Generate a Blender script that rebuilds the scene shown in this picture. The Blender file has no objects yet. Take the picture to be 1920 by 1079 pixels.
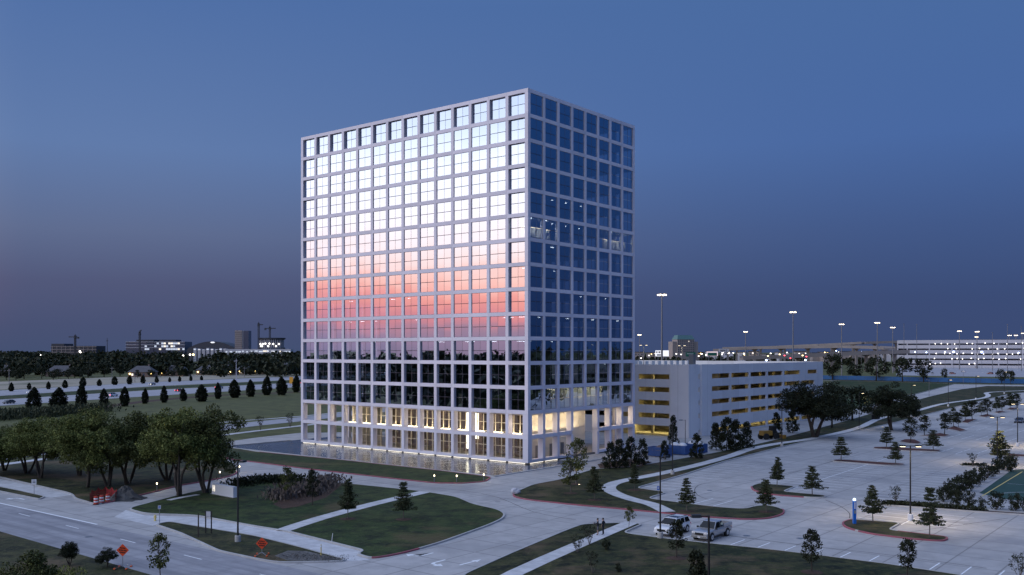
import bpy, bmesh, math, random
import numpy as np
from mathutils import Vector, Matrix

# ------------------------------------------------------------------ camera, sky, exposure
F, YH, CAMH = 1770.0, 658.0, 19.47          # focal length in photo pixels, horizon row, camera height (m)
scene = bpy.context.scene
col = scene.collection
cam_data = bpy.data.cameras.new("camera")
cam = bpy.data.objects.new("camera", cam_data)
col.objects.link(cam)
cam.location = (0, 0, CAMH)
cam.rotation_euler = (math.radians(90), 0, 0)
cam_data.sensor_width = 36
cam_data.lens = 36 * F / 1920
cam_data.shift_y = (YH - 539.5) / 1920
cam_data.clip_start = 0.5
cam_data.clip_end = 12000
scene.camera = cam

SUN_AZ = Vector((-0.97, -0.24, 0)).normalized()      # where the sun went down: left of the camera
world = bpy.data.worlds.new("World")
scene.world = world
world.use_nodes = True
NT = world.node_tree
for n in list(NT.nodes):
    NT.nodes.remove(n)


def wn(t, **kw):
    n = NT.nodes.new(t)
    for k, v in kw.items():
        setattr(n, k, v)
    return n


def wramp(stops, inp):
    r = wn('ShaderNodeValToRGB')
    e = r.color_ramp.elements
    while len(e) > 1:
        e.remove(e[-1])
    e[0].position, e[0].color = stops[0][0], (*stops[0][1], 1)
    for p, c in stops[1:]:
        q = e.new(p)
        q.color = (*c, 1)
    NT.links.new(inp, r.inputs[0])
    return r.outputs[0]


tc = wn('ShaderNodeTexCoord')
sep = wn('ShaderNodeSeparateXYZ')
NT.links.new(tc.outputs['Generated'], sep.inputs[0])
elev = wn('ShaderNodeMath', operation='ARCSINE')
NT.links.new(sep.outputs['Z'], elev.inputs[0])
elev01 = wn('ShaderNodeMapRange')                      # elevation 0..90 deg -> 0..1
elev01.inputs['From Min'].default_value = 0
elev01.inputs['From Max'].default_value = math.pi / 2
NT.links.new(elev.outputs[0], elev01.inputs['Value'])
flat = wn('ShaderNodeVectorMath', operation='MULTIPLY')
NT.links.new(tc.outputs['Generated'], flat.inputs[0])
flat.inputs[1].default_value = (1, 1, 0)
nrm = wn('ShaderNodeVectorMath', operation='NORMALIZE')
NT.links.new(flat.outputs[0], nrm.inputs[0])
dot = wn('ShaderNodeVectorMath', operation='DOT_PRODUCT')
NT.links.new(nrm.outputs[0], dot.inputs[0])
dot.inputs[1].default_value = SUN_AZ
# thin streaks of cloud in the afterglow
cl = wn('ShaderNodeTexNoise')
cl.inputs['Scale'].default_value = 3.0
cl.inputs['Detail'].default_value = 5
clm = wn('ShaderNodeMapping')
clm.inputs['Scale'].default_value = (1.0, 1.0, 9.0)
NT.links.new(tc.outputs['Generated'], clm.inputs['Vector'])
NT.links.new(clm.outputs[0], cl.inputs['Vector'])
cls = wn('ShaderNodeMath', operation='MULTIPLY_ADD')
NT.links.new(cl.outputs['Fac'], cls.inputs[0])
cls.inputs[1].default_value = 0.044
NT.links.new(elev01.outputs[0], cls.inputs[2])
cls2 = wn('ShaderNodeMath', operation='SUBTRACT')
NT.links.new(cls.outputs[0], cls2.inputs[0])
cls2.inputs[1].default_value = 0.022
d = 1 / 90.0
west = wramp([(0.0, (.36, .30, .44)), (.6 * d, (.42, .33, .49)), (1.3 * d, (.56, .36, .49)), (2.2 * d, (1.28, .42, .45)), (3.3 * d, (1.75, .62, .50)),
              (4.5 * d, (1.98, 1.05, .84)), (5.8 * d, (2.1, 1.50, 1.32)), (7.5 * d, (2.1, 1.80, 1.70)), (10.5 * d, (2.05, 1.95, 1.95)),
              (13 * d, (1.65, 1.70, 1.82)), (16 * d, (1.15, 1.28, 1.62)), (22 * d, (1.55, 1.68, 2.05)), (34 * d, (1.45, 1.62, 2.05)), (54 * d, (.85, 1.03, 1.45)), (1.0, (.42, .54, .84))], cls2.outputs[0])
side = wramp([(0.0, (.056, .080, .165)), (1.5 * d, (.060, .081, .172)), (3.8 * d, (.076, .093, .192)), (6.7 * d, (.108, .146, .275)), (11.4 * d, (.114, .194, .400)),
              (20 * d, (.076, .156, .375)), (38 * d, (.16, .27, .58)), (1.0, (.42, .54, .84))], elev01.outputs[0])
east = wramp([(0.0, (.041, .069, .168)), (3 * d, (.036, .068, .180)), (7 * d, (.046, .092, .245)), (12 * d, (.060, .132, .350)),
              (20 * d, (.064, .142, .350)), (40 * d, (.13, .23, .52)), (1.0, (.42, .54, .84))], elev01.outputs[0])
anti = wramp([(0.0, (.010, .034, .105)), (4 * d, (.009, .042, .145)), (14 * d, (.012, .060, .205)), (24 * d, (.045, .12, .34)), (45 * d, (.14, .24, .54)), (1.0, (.42, .54, .84))], elev01.outputs[0])


def wstep(a, b):
    m = wn('ShaderNodeMapRange', interpolation_type='SMOOTHSTEP')
    m.inputs['From Min'].default_value = a
    m.inputs['From Max'].default_value = b
    NT.links.new(dot.outputs['Value'], m.inputs['Value'])
    return m.outputs[0]


def wmix(f, a, b, mode='MIX'):
    m = wn('ShaderNodeMix', data_type='RGBA', blend_type=mode)
    if hasattr(f, 'links'):
        NT.links.new(f, m.inputs['Factor'])
    else:
        m.inputs['Factor'].default_value = f
    NT.links.new(a, m.inputs['A'])
    NT.links.new(b, m.inputs['B'])
    return m.outputs['Result']


sky = wmix(wstep(-.97, -.72), anti, east)
sky = wmix(wstep(-.70, .20), sky, side)
sky = wmix(wstep(.22, .93), sky, west)
nish = wn('ShaderNodeTexSky', sky_type='NISHITA')
nish.sun_disc = False
nish.sun_elevation = math.radians(1.0)
nish.sun_rotation = math.atan2(SUN_AZ.x, SUN_AZ.y)
bg = wn('ShaderNodeBackground')
bg.inputs['Strength'].default_value = 1.0
NT.links.new(sky, bg.inputs['Color'])
bgn = wn('ShaderNodeBackground')
bgn.inputs['Strength'].default_value = 0.006
NT.links.new(nish.outputs[0], bgn.inputs['Color'])
addw = wn('ShaderNodeAddShader')
NT.links.new(bg.outputs[0], addw.inputs[0])
NT.links.new(bgn.outputs[0], addw.inputs[1])
wo = wn('ShaderNodeOutputWorld')
NT.links.new(addw.outputs[0], wo.inputs[0])

scene.view_settings.view_transform = 'Standard'
scene.view_settings.look = 'None'
scene.view_settings.gamma = 1
scene.view_settings.exposure = 0.0
scene.cycles.use_denoising = True
scene.cycles.max_bounces = 7
scene.cycles.transparent_max_bounces = 10
scene.cycles.caustics_reflective = False
scene.cycles.caustics_refractive = False
scene.cycles.sample_clamp_indirect = 4.0

R = random.Random(7)
NR = np.random.default_rng(11)
PI = math.pi


def P(x, y, z=0.0):
    """Ground point (or point at height z) that lies on the ray through photo pixel x, y."""
    Y = F * (CAMH - z) / (y - YH)
    return Vector(((x - 960) * Y / F, Y, z))


def W(x, Y, y=None, z=0.0):
    """Point at depth Y on column x; height from row y if it is given."""
    if y is not None:
        z = CAMH - (y - YH) * Y / F
    return Vector(((x - 960) * Y / F, Y, z))


# ------------------------------------------------------------------ materials
MATS = {}


def nmat(name):
    m = bpy.data.materials.new(name)
    m.use_nodes = True
    nt = m.node_tree
    return m, nt, nt.nodes['Principled BSDF']


def rgba(c):
    return (c[0], c[1], c[2], 1)


def simple(name, c, rough=.6, metal=0.0, c2=None, scale=1.0, bump=0.0, bscale=None, spec=None, detail=4):
    m, nt, b = nmat(name)
    b.inputs['Base Color'].default_value = rgba(c)
    b.inputs['Roughness'].default_value = rough
    b.inputs['Metallic'].default_value = metal
    if spec is not None:
        b.inputs['Specular IOR Level'].default_value = spec
    if c2 is not None or bump:
        g = nt.nodes.new('ShaderNodeNewGeometry')
    if c2 is not None:
        n = nt.nodes.new('ShaderNodeTexNoise')
        n.inputs['Scale'].default_value = scale
        n.inputs['Detail'].default_value = detail
        n.inputs['Roughness'].default_value = .62
        nt.links.new(g.outputs['Position'], n.inputs['Vector'])
        mr = nt.nodes.new('ShaderNodeMapRange')
        mr.inputs['From Min'].default_value = .33
        mr.inputs['From Max'].default_value = .67
        nt.links.new(n.outputs['Fac'], mr.inputs['Value'])
        mx = nt.nodes.new('ShaderNodeMix')
        mx.data_type = 'RGBA'
        nt.links.new(mr.outputs[0], mx.inputs['Factor'])
        mx.inputs['A'].default_value = rgba(c)
        mx.inputs['B'].default_value = rgba(c2)
        nt.links.new(mx.outputs['Result'], b.inputs['Base Color'])
    if bump:
        n2 = nt.nodes.new('ShaderNodeTexNoise')
        n2.inputs['Scale'].default_value = bscale or scale * 6
        n2.inputs['Detail'].default_value = 3
        nt.links.new(g.outputs['Position'], n2.inputs['Vector'])
        bp = nt.nodes.new('ShaderNodeBump')
        bp.inputs['Strength'].default_value = bump
        bp.inputs['Distance'].default_value = .1
        nt.links.new(n2.outputs['Fac'], bp.inputs['Height'])
        nt.links.new(bp.outputs[0], b.inputs['Normal'])
    MATS[name] = m
    return m


def emit(name, c, s, base=(.8, .8, .8)):
    m, nt, b = nmat(name)
    b.inputs['Base Color'].default_value = rgba(base)
    b.inputs['Emission Color'].default_value = rgba(c)
    b.inputs['Emission Strength'].default_value = s
    MATS[name] = m
    return m


def surface(name, c, c2, big, small, stain=None, joints=None, rough=.8, bump=.3, streak=None, dark=.62, mott=.55, lite=1.15):
    """Ground cover: two noise scales, optional stains, optional sawn joints, optional worn streaks along a direction."""
    m, nt, b = nmat(name)
    L = nt.links
    g = nt.nodes.new('ShaderNodeNewGeometry')
    pos = g.outputs['Position']

    def noise(scale, det=4, vec=pos):
        n = nt.nodes.new('ShaderNodeTexNoise')
        n.inputs['Scale'].default_value = scale
        n.inputs['Detail'].default_value = det
        n.inputs['Roughness'].default_value = .6
        L.new(vec, n.inputs['Vector'])
        return n.outputs['Fac']

    def rng(v, a, bb, lo=0., hi=1.):
        r = nt.nodes.new('ShaderNodeMapRange')
        r.inputs['From Min'].default_value = a
        r.inputs['From Max'].default_value = bb
        r.inputs['To Min'].default_value = lo
        r.inputs['To Max'].default_value = hi
        L.new(v, r.inputs['Value'])
        return r.outputs[0]

    def mix(f, a, bb, mode='MIX'):
        x = nt.nodes.new('ShaderNodeMix')
        x.data_type = 'RGBA'
        x.blend_type = mode
        L.new(f, x.inputs['Factor'])
        for s, v in (('A', a), ('B', bb)):
            if isinstance(v, tuple):
                x.inputs[s].default_value = rgba(v)
            else:
                L.new(v, x.inputs[s])
        return x.outputs['Result']
    c_ = mix(rng(noise(big), .35, .65), c, c2)
    dk = tuple(v * dark for v in c)
    c_ = mix(rng(noise(small, 4), .42, .64, 0, mott), c_, dk)
    c_ = mix(rng(noise(small * 2.7, 3), .52, .72, 0, mott * .6), c_, tuple(min(1, v * lite) for v in c2))
    if stain:
        c_ = mix(rng(noise(stain[1], 5), stain[2], stain[2] + .1, 0, stain[3]), c_, stain[0])
    mp = None
    if joints or streak:
        mp = nt.nodes.new('ShaderNodeMapping')
        mp.inputs['Rotation'].default_value = (0, 0, -ANG)
        L.new(pos, mp.inputs['Vector'])
    if streak:
        mp2 = nt.nodes.new('ShaderNodeMapping')
        mp2.inputs['Scale'].default_value = streak[1]
        L.new(mp.outputs[0], mp2.inputs['Vector'])
        c_ = mix(rng(noise(1.0, 3, mp2.outputs[0]), .42, .66, 0, streak[2]), c_, streak[0])
    if joints:
        sn = nt.nodes.new('ShaderNodeVectorMath')
        sn.operation = 'SNAP'
        sn.inputs[1].default_value = (joints[0], joints[0], 400)
        L.new(mp.outputs[0], sn.inputs[0])
        wh = nt.nodes.new('ShaderNodeTexWhiteNoise')
        wh.noise_dimensions = '2D'
        L.new(sn.outputs[0], wh.inputs['Vector'])
        c_ = mix(rng(wh.outputs['Value'], .45, 1, 0, .28), c_, tuple(v * .62 for v in c))
        s = nt.nodes.new('ShaderNodeSeparateXYZ')
        L.new(mp.outputs[0], s.inputs[0])
        acc = None
        for ax in ('X', 'Y'):
            q = nt.nodes.new('ShaderNodeMath')
            q.operation = 'PINGPONG'
            q.inputs[1].default_value = joints[0] / 2
            L.new(s.outputs[ax], q.inputs[0])
            r = rng(q.outputs[0], 0, joints[1], joints[2], 0)
            if acc is None:
                acc = r
            else:
                mm = nt.nodes.new('ShaderNodeMath')
                mm.operation = 'MAXIMUM'
                L.new(acc, mm.inputs[0])
                L.new(r, mm.inputs[1])
                acc = mm.outputs[0]
        c_ = mix(acc, c_, tuple(v * .32 for v in c))
    L.new(c_, b.inputs['Base Color'])
    b.inputs['Roughness'].default_value = rough
    b.inputs['Specular IOR Level'].default_value = .25
    if bump:
        bp = nt.nodes.new('ShaderNodeBump')
        bp.inputs['Strength'].default_value = bump
        bp.inputs['Distance'].default_value = .15
        L.new(noise(small * 4, 3), bp.inputs['Height'])
        L.new(bp.outputs[0], b.inputs['Normal'])
    MATS[name] = m
    return m


DR = Vector((0.6247, 0.7809, 0)).normalized()     # along the tower's right face, away from us
DL = Vector((-DR.y, DR.x, 0))                     # along its left face
ANG = math.atan2(DR.y, DR.x)

surface('grass', (.024, .033, .008), (.064, .060, .021), .16, .5, stain=((.110, .078, .042), .10, .53, .9), bump=.9, dark=.35, mott=1.0, lite=1.5)
surface('grass_green', (.022, .044, .009), (.048, .066, .016), .14, .45, stain=((.088, .070, .030), .07, .55, .85), bump=.9, dark=.38, mott=1.0, lite=1.5)
surface('dry_grass', (.42, .37, .29), (.34, .30, .22), .02, .3, stain=((.12, .13, .07), .015, .56, .7))
surface('olive_field', (.130, .130, .045), (.095, .102, .034), .03, .22, dark=.5, mott=.9)
surface('tall_weeds', (.055, .070, .045), (.075, .085, .055), .2, .5, bump=.8)
surface('mulch', (.075, .045, .032), (.10, .060, .042), .4, 2.5, bump=.6)
surface('red_mulch', (.15, .062, .045), (.11, .050, .04), .4, 2.5, bump=.6)
surface('concrete', (.53, .505, .49), (.44, .42, .41), .035, .5, stain=((.29, .285, .295), .05, .54, .75), joints=(4.6, .12, .8), streak=((.36, .355, .36), (.05, .9, 1), .25), rough=.75, bump=.08)
surface('sidewalk', (.66, .65, .65), (.60, .59, .60), .08, .8, joints=(1.8, .05, .4), rough=.8, bump=.08)
surface('road', (.40, .39, .41), (.31, .305, .325), .05, .6, stain=((.20, .20, .22), .09, .58, .6), joints=(4.8, .05, .35), streak=((.19, .19, .21), (.9, .03, 1), .7), rough=.8, bump=.1)
surface('highway', (.42, .41, .43), (.36, .355, .38), .02, .4, rough=.8, bump=.05)
surface('court_green', (.040, .090, .075), (.034, .078, .066), .2, 1.5, rough=.8, bump=.1)
simple('kerb', (.50, .49, .48), .8, c2=(.40, .39, .39), scale=.7)
simple('red_paint', (.36, .085, .115), .7, c2=(.26, .10, .12), scale=1.6)
simple('white_paint', (.92, .92, .92), .6, c2=(.80, .80, .80), scale=2.0)
simple('yellow_paint', (.70, .55, .18), .7)
simple('bark', (.075, .060, .050), .9, c2=(.045, .036, .030), scale=3.0)
simple('pale_bark', (.17, .145, .13), .9, c2=(.11, .095, .085), scale=3.0)
simple('black_metal', (.020, .021, .024), .45, .3)
simple('grey_metal', (.22, .23, .25), .45, .5)
simple('silver_metal', (.55, .56, .58), .3, .9)
simple('rubber', (.015, .015, .016), .8)
simple('black', (.006, .006, .007), .6)
simple('panel', (.82, .80, .89), .5, c2=(.75, .735, .83), scale=.25, bump=.03)
_nt = MATS['panel'].node_tree
_oi = _nt.nodes.new('ShaderNodeObjectInfo')
_mr = _nt.nodes.new('ShaderNodeMapRange')
_mr.inputs['To Min'].default_value, _mr.inputs['To Max'].default_value = .90, 1.05
_nt.links.new(_oi.outputs['Random'], _mr.inputs['Value'])
_hs = _nt.nodes.new('ShaderNodeHueSaturation')
_b = _nt.nodes['Principled BSDF']
_src = _b.inputs['Base Color'].links[0].from_socket
_nt.links.new(_src, _hs.inputs['Color'])
_nt.links.new(_mr.outputs[0], _hs.inputs['Value'])
_nt.links.new(_hs.outputs[0], _b.inputs['Base Color'])
surface('garage_wall', (.80, .80, .82), (.73, .73, .76), .10, .35, stain=((.62, .62, .65), .22, .60, .5), joints=(8.6, .09, .45), rough=.75, bump=.05, dark=.9, mott=.5, lite=1.04)
simple('garage_inside', (.48, .45, .36), .8, c2=(.38, .355, .29), scale=.4)
simple('cream_wall', (.76, .71, .62), .6, c2=(.70, .65, .57), scale=.3)
simple('core_wall', (.075, .072, .07), .7, c2=(.055, .055, .055), scale=.5)
simple('floor_slab', (.16, .16, .165), .8)
simple('lobby_floor', (.30, .27, .24), .35)
simple('brown_wood', (.15, .085, .055), .5, c2=(.10, .055, .035), scale=1.2)
simple('mullion', (.16, .15, .21), .4)
simple('cream_metal', (.74, .68, .56), .45)
simple('orange_sign', (.85, .085, .018), .45)
simple('orange', (.75, .13, .03), .5)
simple('drum_red', (.55, .045, .02), .5)
simple('white_plastic', (.78, .78, .80), .45)
simple('blue_metal', (.035, .10, .30), .5, c2=(.03, .08, .24), scale=1.0)
simple('blue_fence', (.010, .085, .25), .6, c2=(.014, .12, .33), scale=.15)
simple('phone_blue', (.012, .14, .55), .4)
simple('red_plastic', (.42, .02, .03), .5, c2=(.28, .015, .02), scale=2)
simple('dirt', (.10, .095, .09), .9, c2=(.06, .058, .056), scale=1.2, bump=.8)
simple('pebble', (.20, .19, .18), .9, c2=(.08, .075, .07), scale=4, bump=.8)
simple('yellow_machine', (.30, .17, .03), .5)
simple('skin', (.42, .25, .18), .6)
simple('dark_cloth', (.025, .027, .036), .85)
simple('grey_cloth', (.13, .13, .15), .85)
simple('hair', (.025, .018, .014), .7)
simple('roof_shingle', (.13, .125, .135), .85, c2=(.09, .088, .095), scale=1.0)
simple('house_brick', (.24, .17, .14), .85, c2=(.19, .14, .12), scale=2.0)
simple('far_pale', (.52, .52, .56), .8)
simple('far_tan', (.36, .31, .29), .8, c2=(.31, .27, .26), scale=.05)
simple('far_dark', (.05, .055, .07), .6)
simple('far_glass', (.09, .12, .17), .15, .3)
simple('teal_roof', (.10, .20, .20), .6)
simple('bridge', (.26, .24, .235), .85, c2=(.21, .195, .19), scale=.08)
simple('green_sign', (.012, .13, .085), .5)
simple('car_glass', (.008, .009, .012), .05, 0, spec=.35)
simple('lamplit_tan', (.80, .66, .50), .7)  # warm light of the roof lamps put into the screen's colour
simple('tan_plume', (.17, .135, .115), .9, c2=(.12, .095, .08), scale=1)
for nm, c in (('paint_white', (.78, .78, .80)), ('paint_silver', (.42, .42, .44)), ('paint_dark', (.03, .033, .042)), ('paint_red', (.17, .012, .016)), ('paint_blue', (.04, .055, .10))):
    m = simple(nm, c, .28, .35 if nm == 'paint_silver' else 0.0)
    m.node_tree.nodes['Principled BSDF'].inputs['Coat Weight'].default_value = .7
emit('warm_lamp', (1, .80, .48), 6)
emit('warm_strip', (1, .88, .62), 5)
emit('base_strip', (1, .90, .72), 1.6)
emit('white_lamp', (1, .95, .86), 14)
emit('mast_lamp', (1, .82, .55), 7)
emit('ceiling_lamp', (1, .96, .9), 7)
emit('strip_lamp', (1, .93, .72), 3.5)
emit('far_lamp', (1, .93, .84), 4)
emit('blue_lamp', (.40, .52, 1), 9)
emit('amber_lamp', (1, .72, .25), 8)
emit('tail_lamp', (1, .03, .05), 5)
emit('tail_faint_glow', (.6, .02, .02), .15, (.3, .01, .01))  # lens of a switched-off tail lamp, given a faint glow
emit('head_lamp', (1, .96, .86), 9)
emit('screen_white', (.95, .95, 1), .85)
emit('screen_pink', (1, .72, .74), .55)
emit('far_window', (1, .88, .66), 1.0)
emit('far_window_cool', (.75, .85, 1), .5)
emit('blue_beacon', (.55, .8, 1), 2.5)


def leafmat(name, c, c2):
    m, nt, b = nmat(name)
    L = nt.links
    g = nt.nodes.new('ShaderNodeNewGeometry')
    n = nt.nodes.new('ShaderNodeTexNoise')
    n.inputs['Scale'].default_value = .9
    n.inputs['Detail'].default_value = 2
    L.new(g.outputs['Position'], n.inputs['Vector'])
    ad = nt.nodes.new('ShaderNodeMath')
    ad.operation = 'MULTIPLY_ADD'
    L.new(g.outputs['Random Per Island'], ad.inputs[0])
    ad.inputs[1].default_value = .5
    L.new(n.outputs['Fac'], ad.inputs[2])
    mr = nt.nodes.new('ShaderNodeMapRange')
    mr.inputs['From Min'].default_value = .4
    mr.inputs['From Max'].default_value = 1.05
    L.new(ad.outputs[0], mr.inputs['Value'])
    mx = nt.nodes.new('ShaderNodeMix')
    mx.data_type = 'RGBA'
    L.new(mr.outputs[0], mx.inputs['Factor'])
    mx.inputs['A'].default_value = rgba(c)
    mx.inputs['B'].default_value = rgba(c2)
    L.new(mx.outputs['Result'], b.inputs['Base Color'])
    b.inputs['Roughness'].default_value = .7
    b.inputs['Specular IOR Level'].default_value = .2
    MATS[name] = m


leafmat('leaf_oak', (.042, .060, .014), (.21, .23, .065))
leafmat('leaf_dark', (.009, .013, .006), (.030, .036, .016))
leafmat('leaf_cypress', (.022, .030, .014), (.070, .080, .036))
leafmat('leaf_arbor', (.007, .011, .006), (.022, .030, .014))
leafmat('leaf_wood', (.010, .015, .007), (.034, .042, .019))
leafmat('leaf_shade', (.024, .034, .010), (.125, .135, .042))
leafmat('leaf_pale', (.045, .060, .016), (.20, .215, .075))
leafmat('leaf_weed', (.035, .045, .022), (.085, .092, .05))
leafmat('leaf_autumn', (.07, .06, .028), (.13, .11, .05))

# tower glass: coated, mostly mirror, a little see-through
m, nt, b = nmat('tower_glass')
nt.nodes.remove(b)
gl = nt.nodes.new('ShaderNodeBsdfGlossy')
gl.inputs['Color'].default_value = (.74, .84, 1.0, 1)
gl.inputs['Roughness'].default_value = .0
tr = nt.nodes.new('ShaderNodeBsdfTransparent')
tr.inputs['Color'].default_value = (.36, .44, .54, 1)
mx = nt.nodes.new('ShaderNodeMixShader')
mx.inputs['Fac'].default_value = .66
nt.links.new(tr.outputs[0], mx.inputs[1])
nt.links.new(gl.outputs[0], mx.inputs[2])
nt.links.new(mx.outputs[0], nt.nodes['Material Output'].inputs[0])
MATS['tower_glass'] = m
m, nt, b = nmat('clear_glass')
nt.nodes.remove(b)
gl = nt.nodes.new('ShaderNodeBsdfGlossy')
gl.inputs['Color'].default_value = (1, 1, 1, 1)
gl.inputs['Roughness'].default_value = .0
tr = nt.nodes.new('ShaderNodeBsdfTransparent')
tr.inputs['Color'].default_value = (.8, .82, .82, 1)
mx = nt.nodes.new('ShaderNodeMixShader')
mx.inputs['Fac'].default_value = .14
nt.links.new(tr.outputs[0], mx.inputs[1])
nt.links.new(gl.outputs[0], mx.inputs[2])
nt.links.new(mx.outputs[0], nt.nodes['Material Output'].inputs[0])
MATS['clear_glass'] = m
# pool water
m, nt, b = nmat('pool_water')
b.inputs['Base Color'].default_value = (.035, .042, .05, 1)
b.inputs['Roughness'].default_value = .06
b.inputs['Specular IOR Level'].default_value = .9
b.inputs['IOR'].default_value = 1.45
g = nt.nodes.new('ShaderNodeNewGeometry')
mp = nt.nodes.new('ShaderNodeMapping')
mp.inputs['Rotation'].default_value = (0, 0, .5)
mp.inputs['Scale'].default_value = (1, 1.8, 1)
nt.links.new(g.outputs['Position'], mp.inputs['Vector'])
n = nt.nodes.new('ShaderNodeTexNoise')
n.inputs['Scale'].default_value = .55
n.inputs['Detail'].default_value = 3
n.inputs['Distortion'].default_value = .8
nt.links.new(mp.outputs[0], n.inputs['Vector'])
bp = nt.nodes.new('ShaderNodeBump')
bp.inputs['Strength'].default_value = .42
bp.inputs['Distance'].default_value = .22
nt.links.new(n.outputs['Fac'], bp.inputs['Height'])
nt.links.new(bp.outputs[0], b.inputs['Normal'])
MATS['pool_water'] = m


# ------------------------------------------------------------------ mesh helpers
class MB:
    def __init__(s):
        s.v, s.f = [], []

    def quad(s, a, b, c, d_):
        i = len(s.v)
        s.v += [tuple(a), tuple(b), tuple(c), tuple(d_)]
        s.f.append((i, i + 1, i + 2, i + 3))
        return s

    def hexa(s, lo, hi):
        i = len(s.v)
        s.v += [tuple(p) for p in lo] + [tuple(p) for p in hi]
        s.f += [(i + 3, i + 2, i + 1, i), (i + 4, i + 5, i + 6, i + 7)]
        for k in range(4):
            j = (k + 1) % 4
            s.f.append((i + k, i + j, i + 4 + j, i + 4 + k))
        return s

    def box(s, x0, x1, y0, y1, z0, z1):
        return s.hexa([(x0, y0, z0), (x1, y0, z0), (x1, y1, z0), (x0, y1, z0)], [(x0, y0, z1), (x1, y0, z1), (x1, y1, z1), (x0, y1, z1)])

    def bar(s, a, b, w, h):
        a, b = Vector(a), Vector(b)
        t = (b - a).normalized()
        u = t.cross(Vector((0, 0, 1)))
        u = Vector((1, 0, 0)) if u.length < 1e-3 else u.normalized()
        v = u.cross(t)
        u, v = u * w / 2, v * h / 2
        return s.hexa([a - u - v, a + u - v, a + u + v, a - u + v], [b - u - v, b + u - v, b + u + v, b - u + v])

    def tube(s, pts, rad, n=6, caps=True):
        pts = [Vector(p) for p in pts]
        i0 = len(s.v)
        for k, p in enumerate(pts):
            t = (pts[min(k + 1, len(pts) - 1)] - pts[max(k - 1, 0)])
            t = t.normalized() if t.length > 1e-9 else Vector((0, 0, 1))
            u = t.cross(Vector((.13, .91, .31)) if abs(t.z) > .8 else Vector((0, 0, 1))).normalized()
            w = t.cross(u)
            r = rad[k] if isinstance(rad, (list, tuple)) else rad
            for j in range(n):
                a = 2 * PI * j / n
                s.v.append(tuple(p + u * math.cos(a) * r + w * math.sin(a) * r))
        for k in range(len(pts) - 1):
            for j in range(n):
                a, b = i0 + k * n + j, i0 + k * n + (j + 1) % n
                s.f.append((a, b, b + n, a + n))
        if caps:
            s.f.append(tuple(i0 + j for j in range(n - 1, -1, -1)))
            e = i0 + (len(pts) - 1) * n
            s.f.append(tuple(e + j for j in range(n)))
        return s

    def lathe(s, prof, n=12, c=(0, 0)):
        i0 = len(s.v)
        for r, z in prof:
            for j in range(n):
                a = 2 * PI * j / n
                s.v.append((c[0] + r * math.cos(a), c[1] + r * math.sin(a), z))
        for k in range(len(prof) - 1):
            for j in range(n):
                a, b = i0 + k * n + j, i0 + k * n + (j + 1) % n
                s.f.append((a, b, b + n, a + n))
        s.f.append(tuple(i0 + j for j in range(n - 1, -1, -1)))
        e = i0 + (len(prof) - 1) * n
        s.f.append(tuple(e + j for j in range(n)))
        return s

    def prism(s, poly, z0, z1):
        """poly: 2-D outline, counter-clockwise."""
        n = len(poly)
        i = len(s.v)
        s.v += [(p[0], p[1], z0) for p in poly] + [(p[0], p[1], z1) for p in poly]
        s.f.append(tuple(range(i + n - 1, i - 1, -1)))
        s.f.append(tuple(range(i + n, i + 2 * n)))
        for k in range(n):
            j = (k + 1) % n
            s.f.append((i + k, i + j, i + n + j, i + n + k))
        return s

    def ball(s, c, r, n=8, m=5):
        pr = [(max(1e-3, math.sin(PI * k / m)) , -math.cos(PI * k / m)) for k in range(m + 1)]
        i0 = len(s.v)
        s.lathe(pr, n)
        rr = r if isinstance(r, (tuple, list)) else (r, r, r)
        for k in range(i0, len(s.v)):
            x, y, z = s.v[k]
            s.v[k] = (c[0] + x * rr[0], c[1] + y * rr[1], c[2] + z * rr[2])
        return s

    def mesh(s, name, m):
        me = bpy.data.meshes.new(name)
        me.from_pydata(s.v, [], s.f)
        me.materials.append(MATS[m])
        me.update()
        return me

    def build(s, name, m, parent=None, smooth=False, **kw):
        me = s.mesh(name, m)
        if smooth:
            me.polygons.foreach_set('use_smooth', [True] * len(me.polygons))
        return link(name, me, parent, **kw)


def link(name, data, parent=None, loc=None, rotz=None, label=None, cat=None, group=None, kind=None):
    o = bpy.data.objects.new(name, data)
    col.objects.link(o)
    if parent is not None:
        o.parent = parent
    if loc is not None:
        o.location = loc
    if rotz is not None:
        o.rotation_euler = (0, 0, rotz)
    return tag(o, label, cat, group, kind)


def tag(o, label=None, cat=None, group=None, kind=None):
    for k, v in (('label', label), ('category', cat), ('group', group), ('kind', kind)):
        if v:
            o[k] = v
    return o


def thing(name, label, cat, loc=(0, 0, 0), rotz=0, group=None, scale=None):
    o = link(name, None, None, loc, rotz, label, cat, group)
    o.empty_display_size = .5
    if scale:
        o.scale = (scale, scale, scale) if not isinstance(scale, tuple) else scale
    return o


def dup(o, parent=None, loc=None, rotz=None, scale=None, label=None, group=None):
    c = o.copy()
    col.objects.link(c)
    c.parent = parent
    if loc is not None:
        c.location = loc
    if rotz is not None:
        c.rotation_euler = (0, 0, rotz)
    if scale is not None:
        c.scale = (scale, scale, scale) if not isinstance(scale, tuple) else scale
    if label:
        c['label'] = label
    if group:
        c['group'] = group
    for ch in o.children:
        dup(ch, c)
    return c


def npmesh(name, V, Fq, m):
    me = bpy.data.meshes.new(name)
    n, k = len(Fq), Fq.shape[1]
    me.vertices.add(len(V))
    me.vertices.foreach_set('co', V.astype(np.float32).ravel())
    me.loops.add(n * k)
    me.loops.foreach_set('vertex_index', Fq.astype(np.int32).ravel())
    me.polygons.add(n)
    me.polygons.foreach_set('loop_start', np.arange(0, n * k, k, dtype=np.int32))
    me.update(calc_edges=True)
    me.materials.append(MATS[m])
    return me


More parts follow.
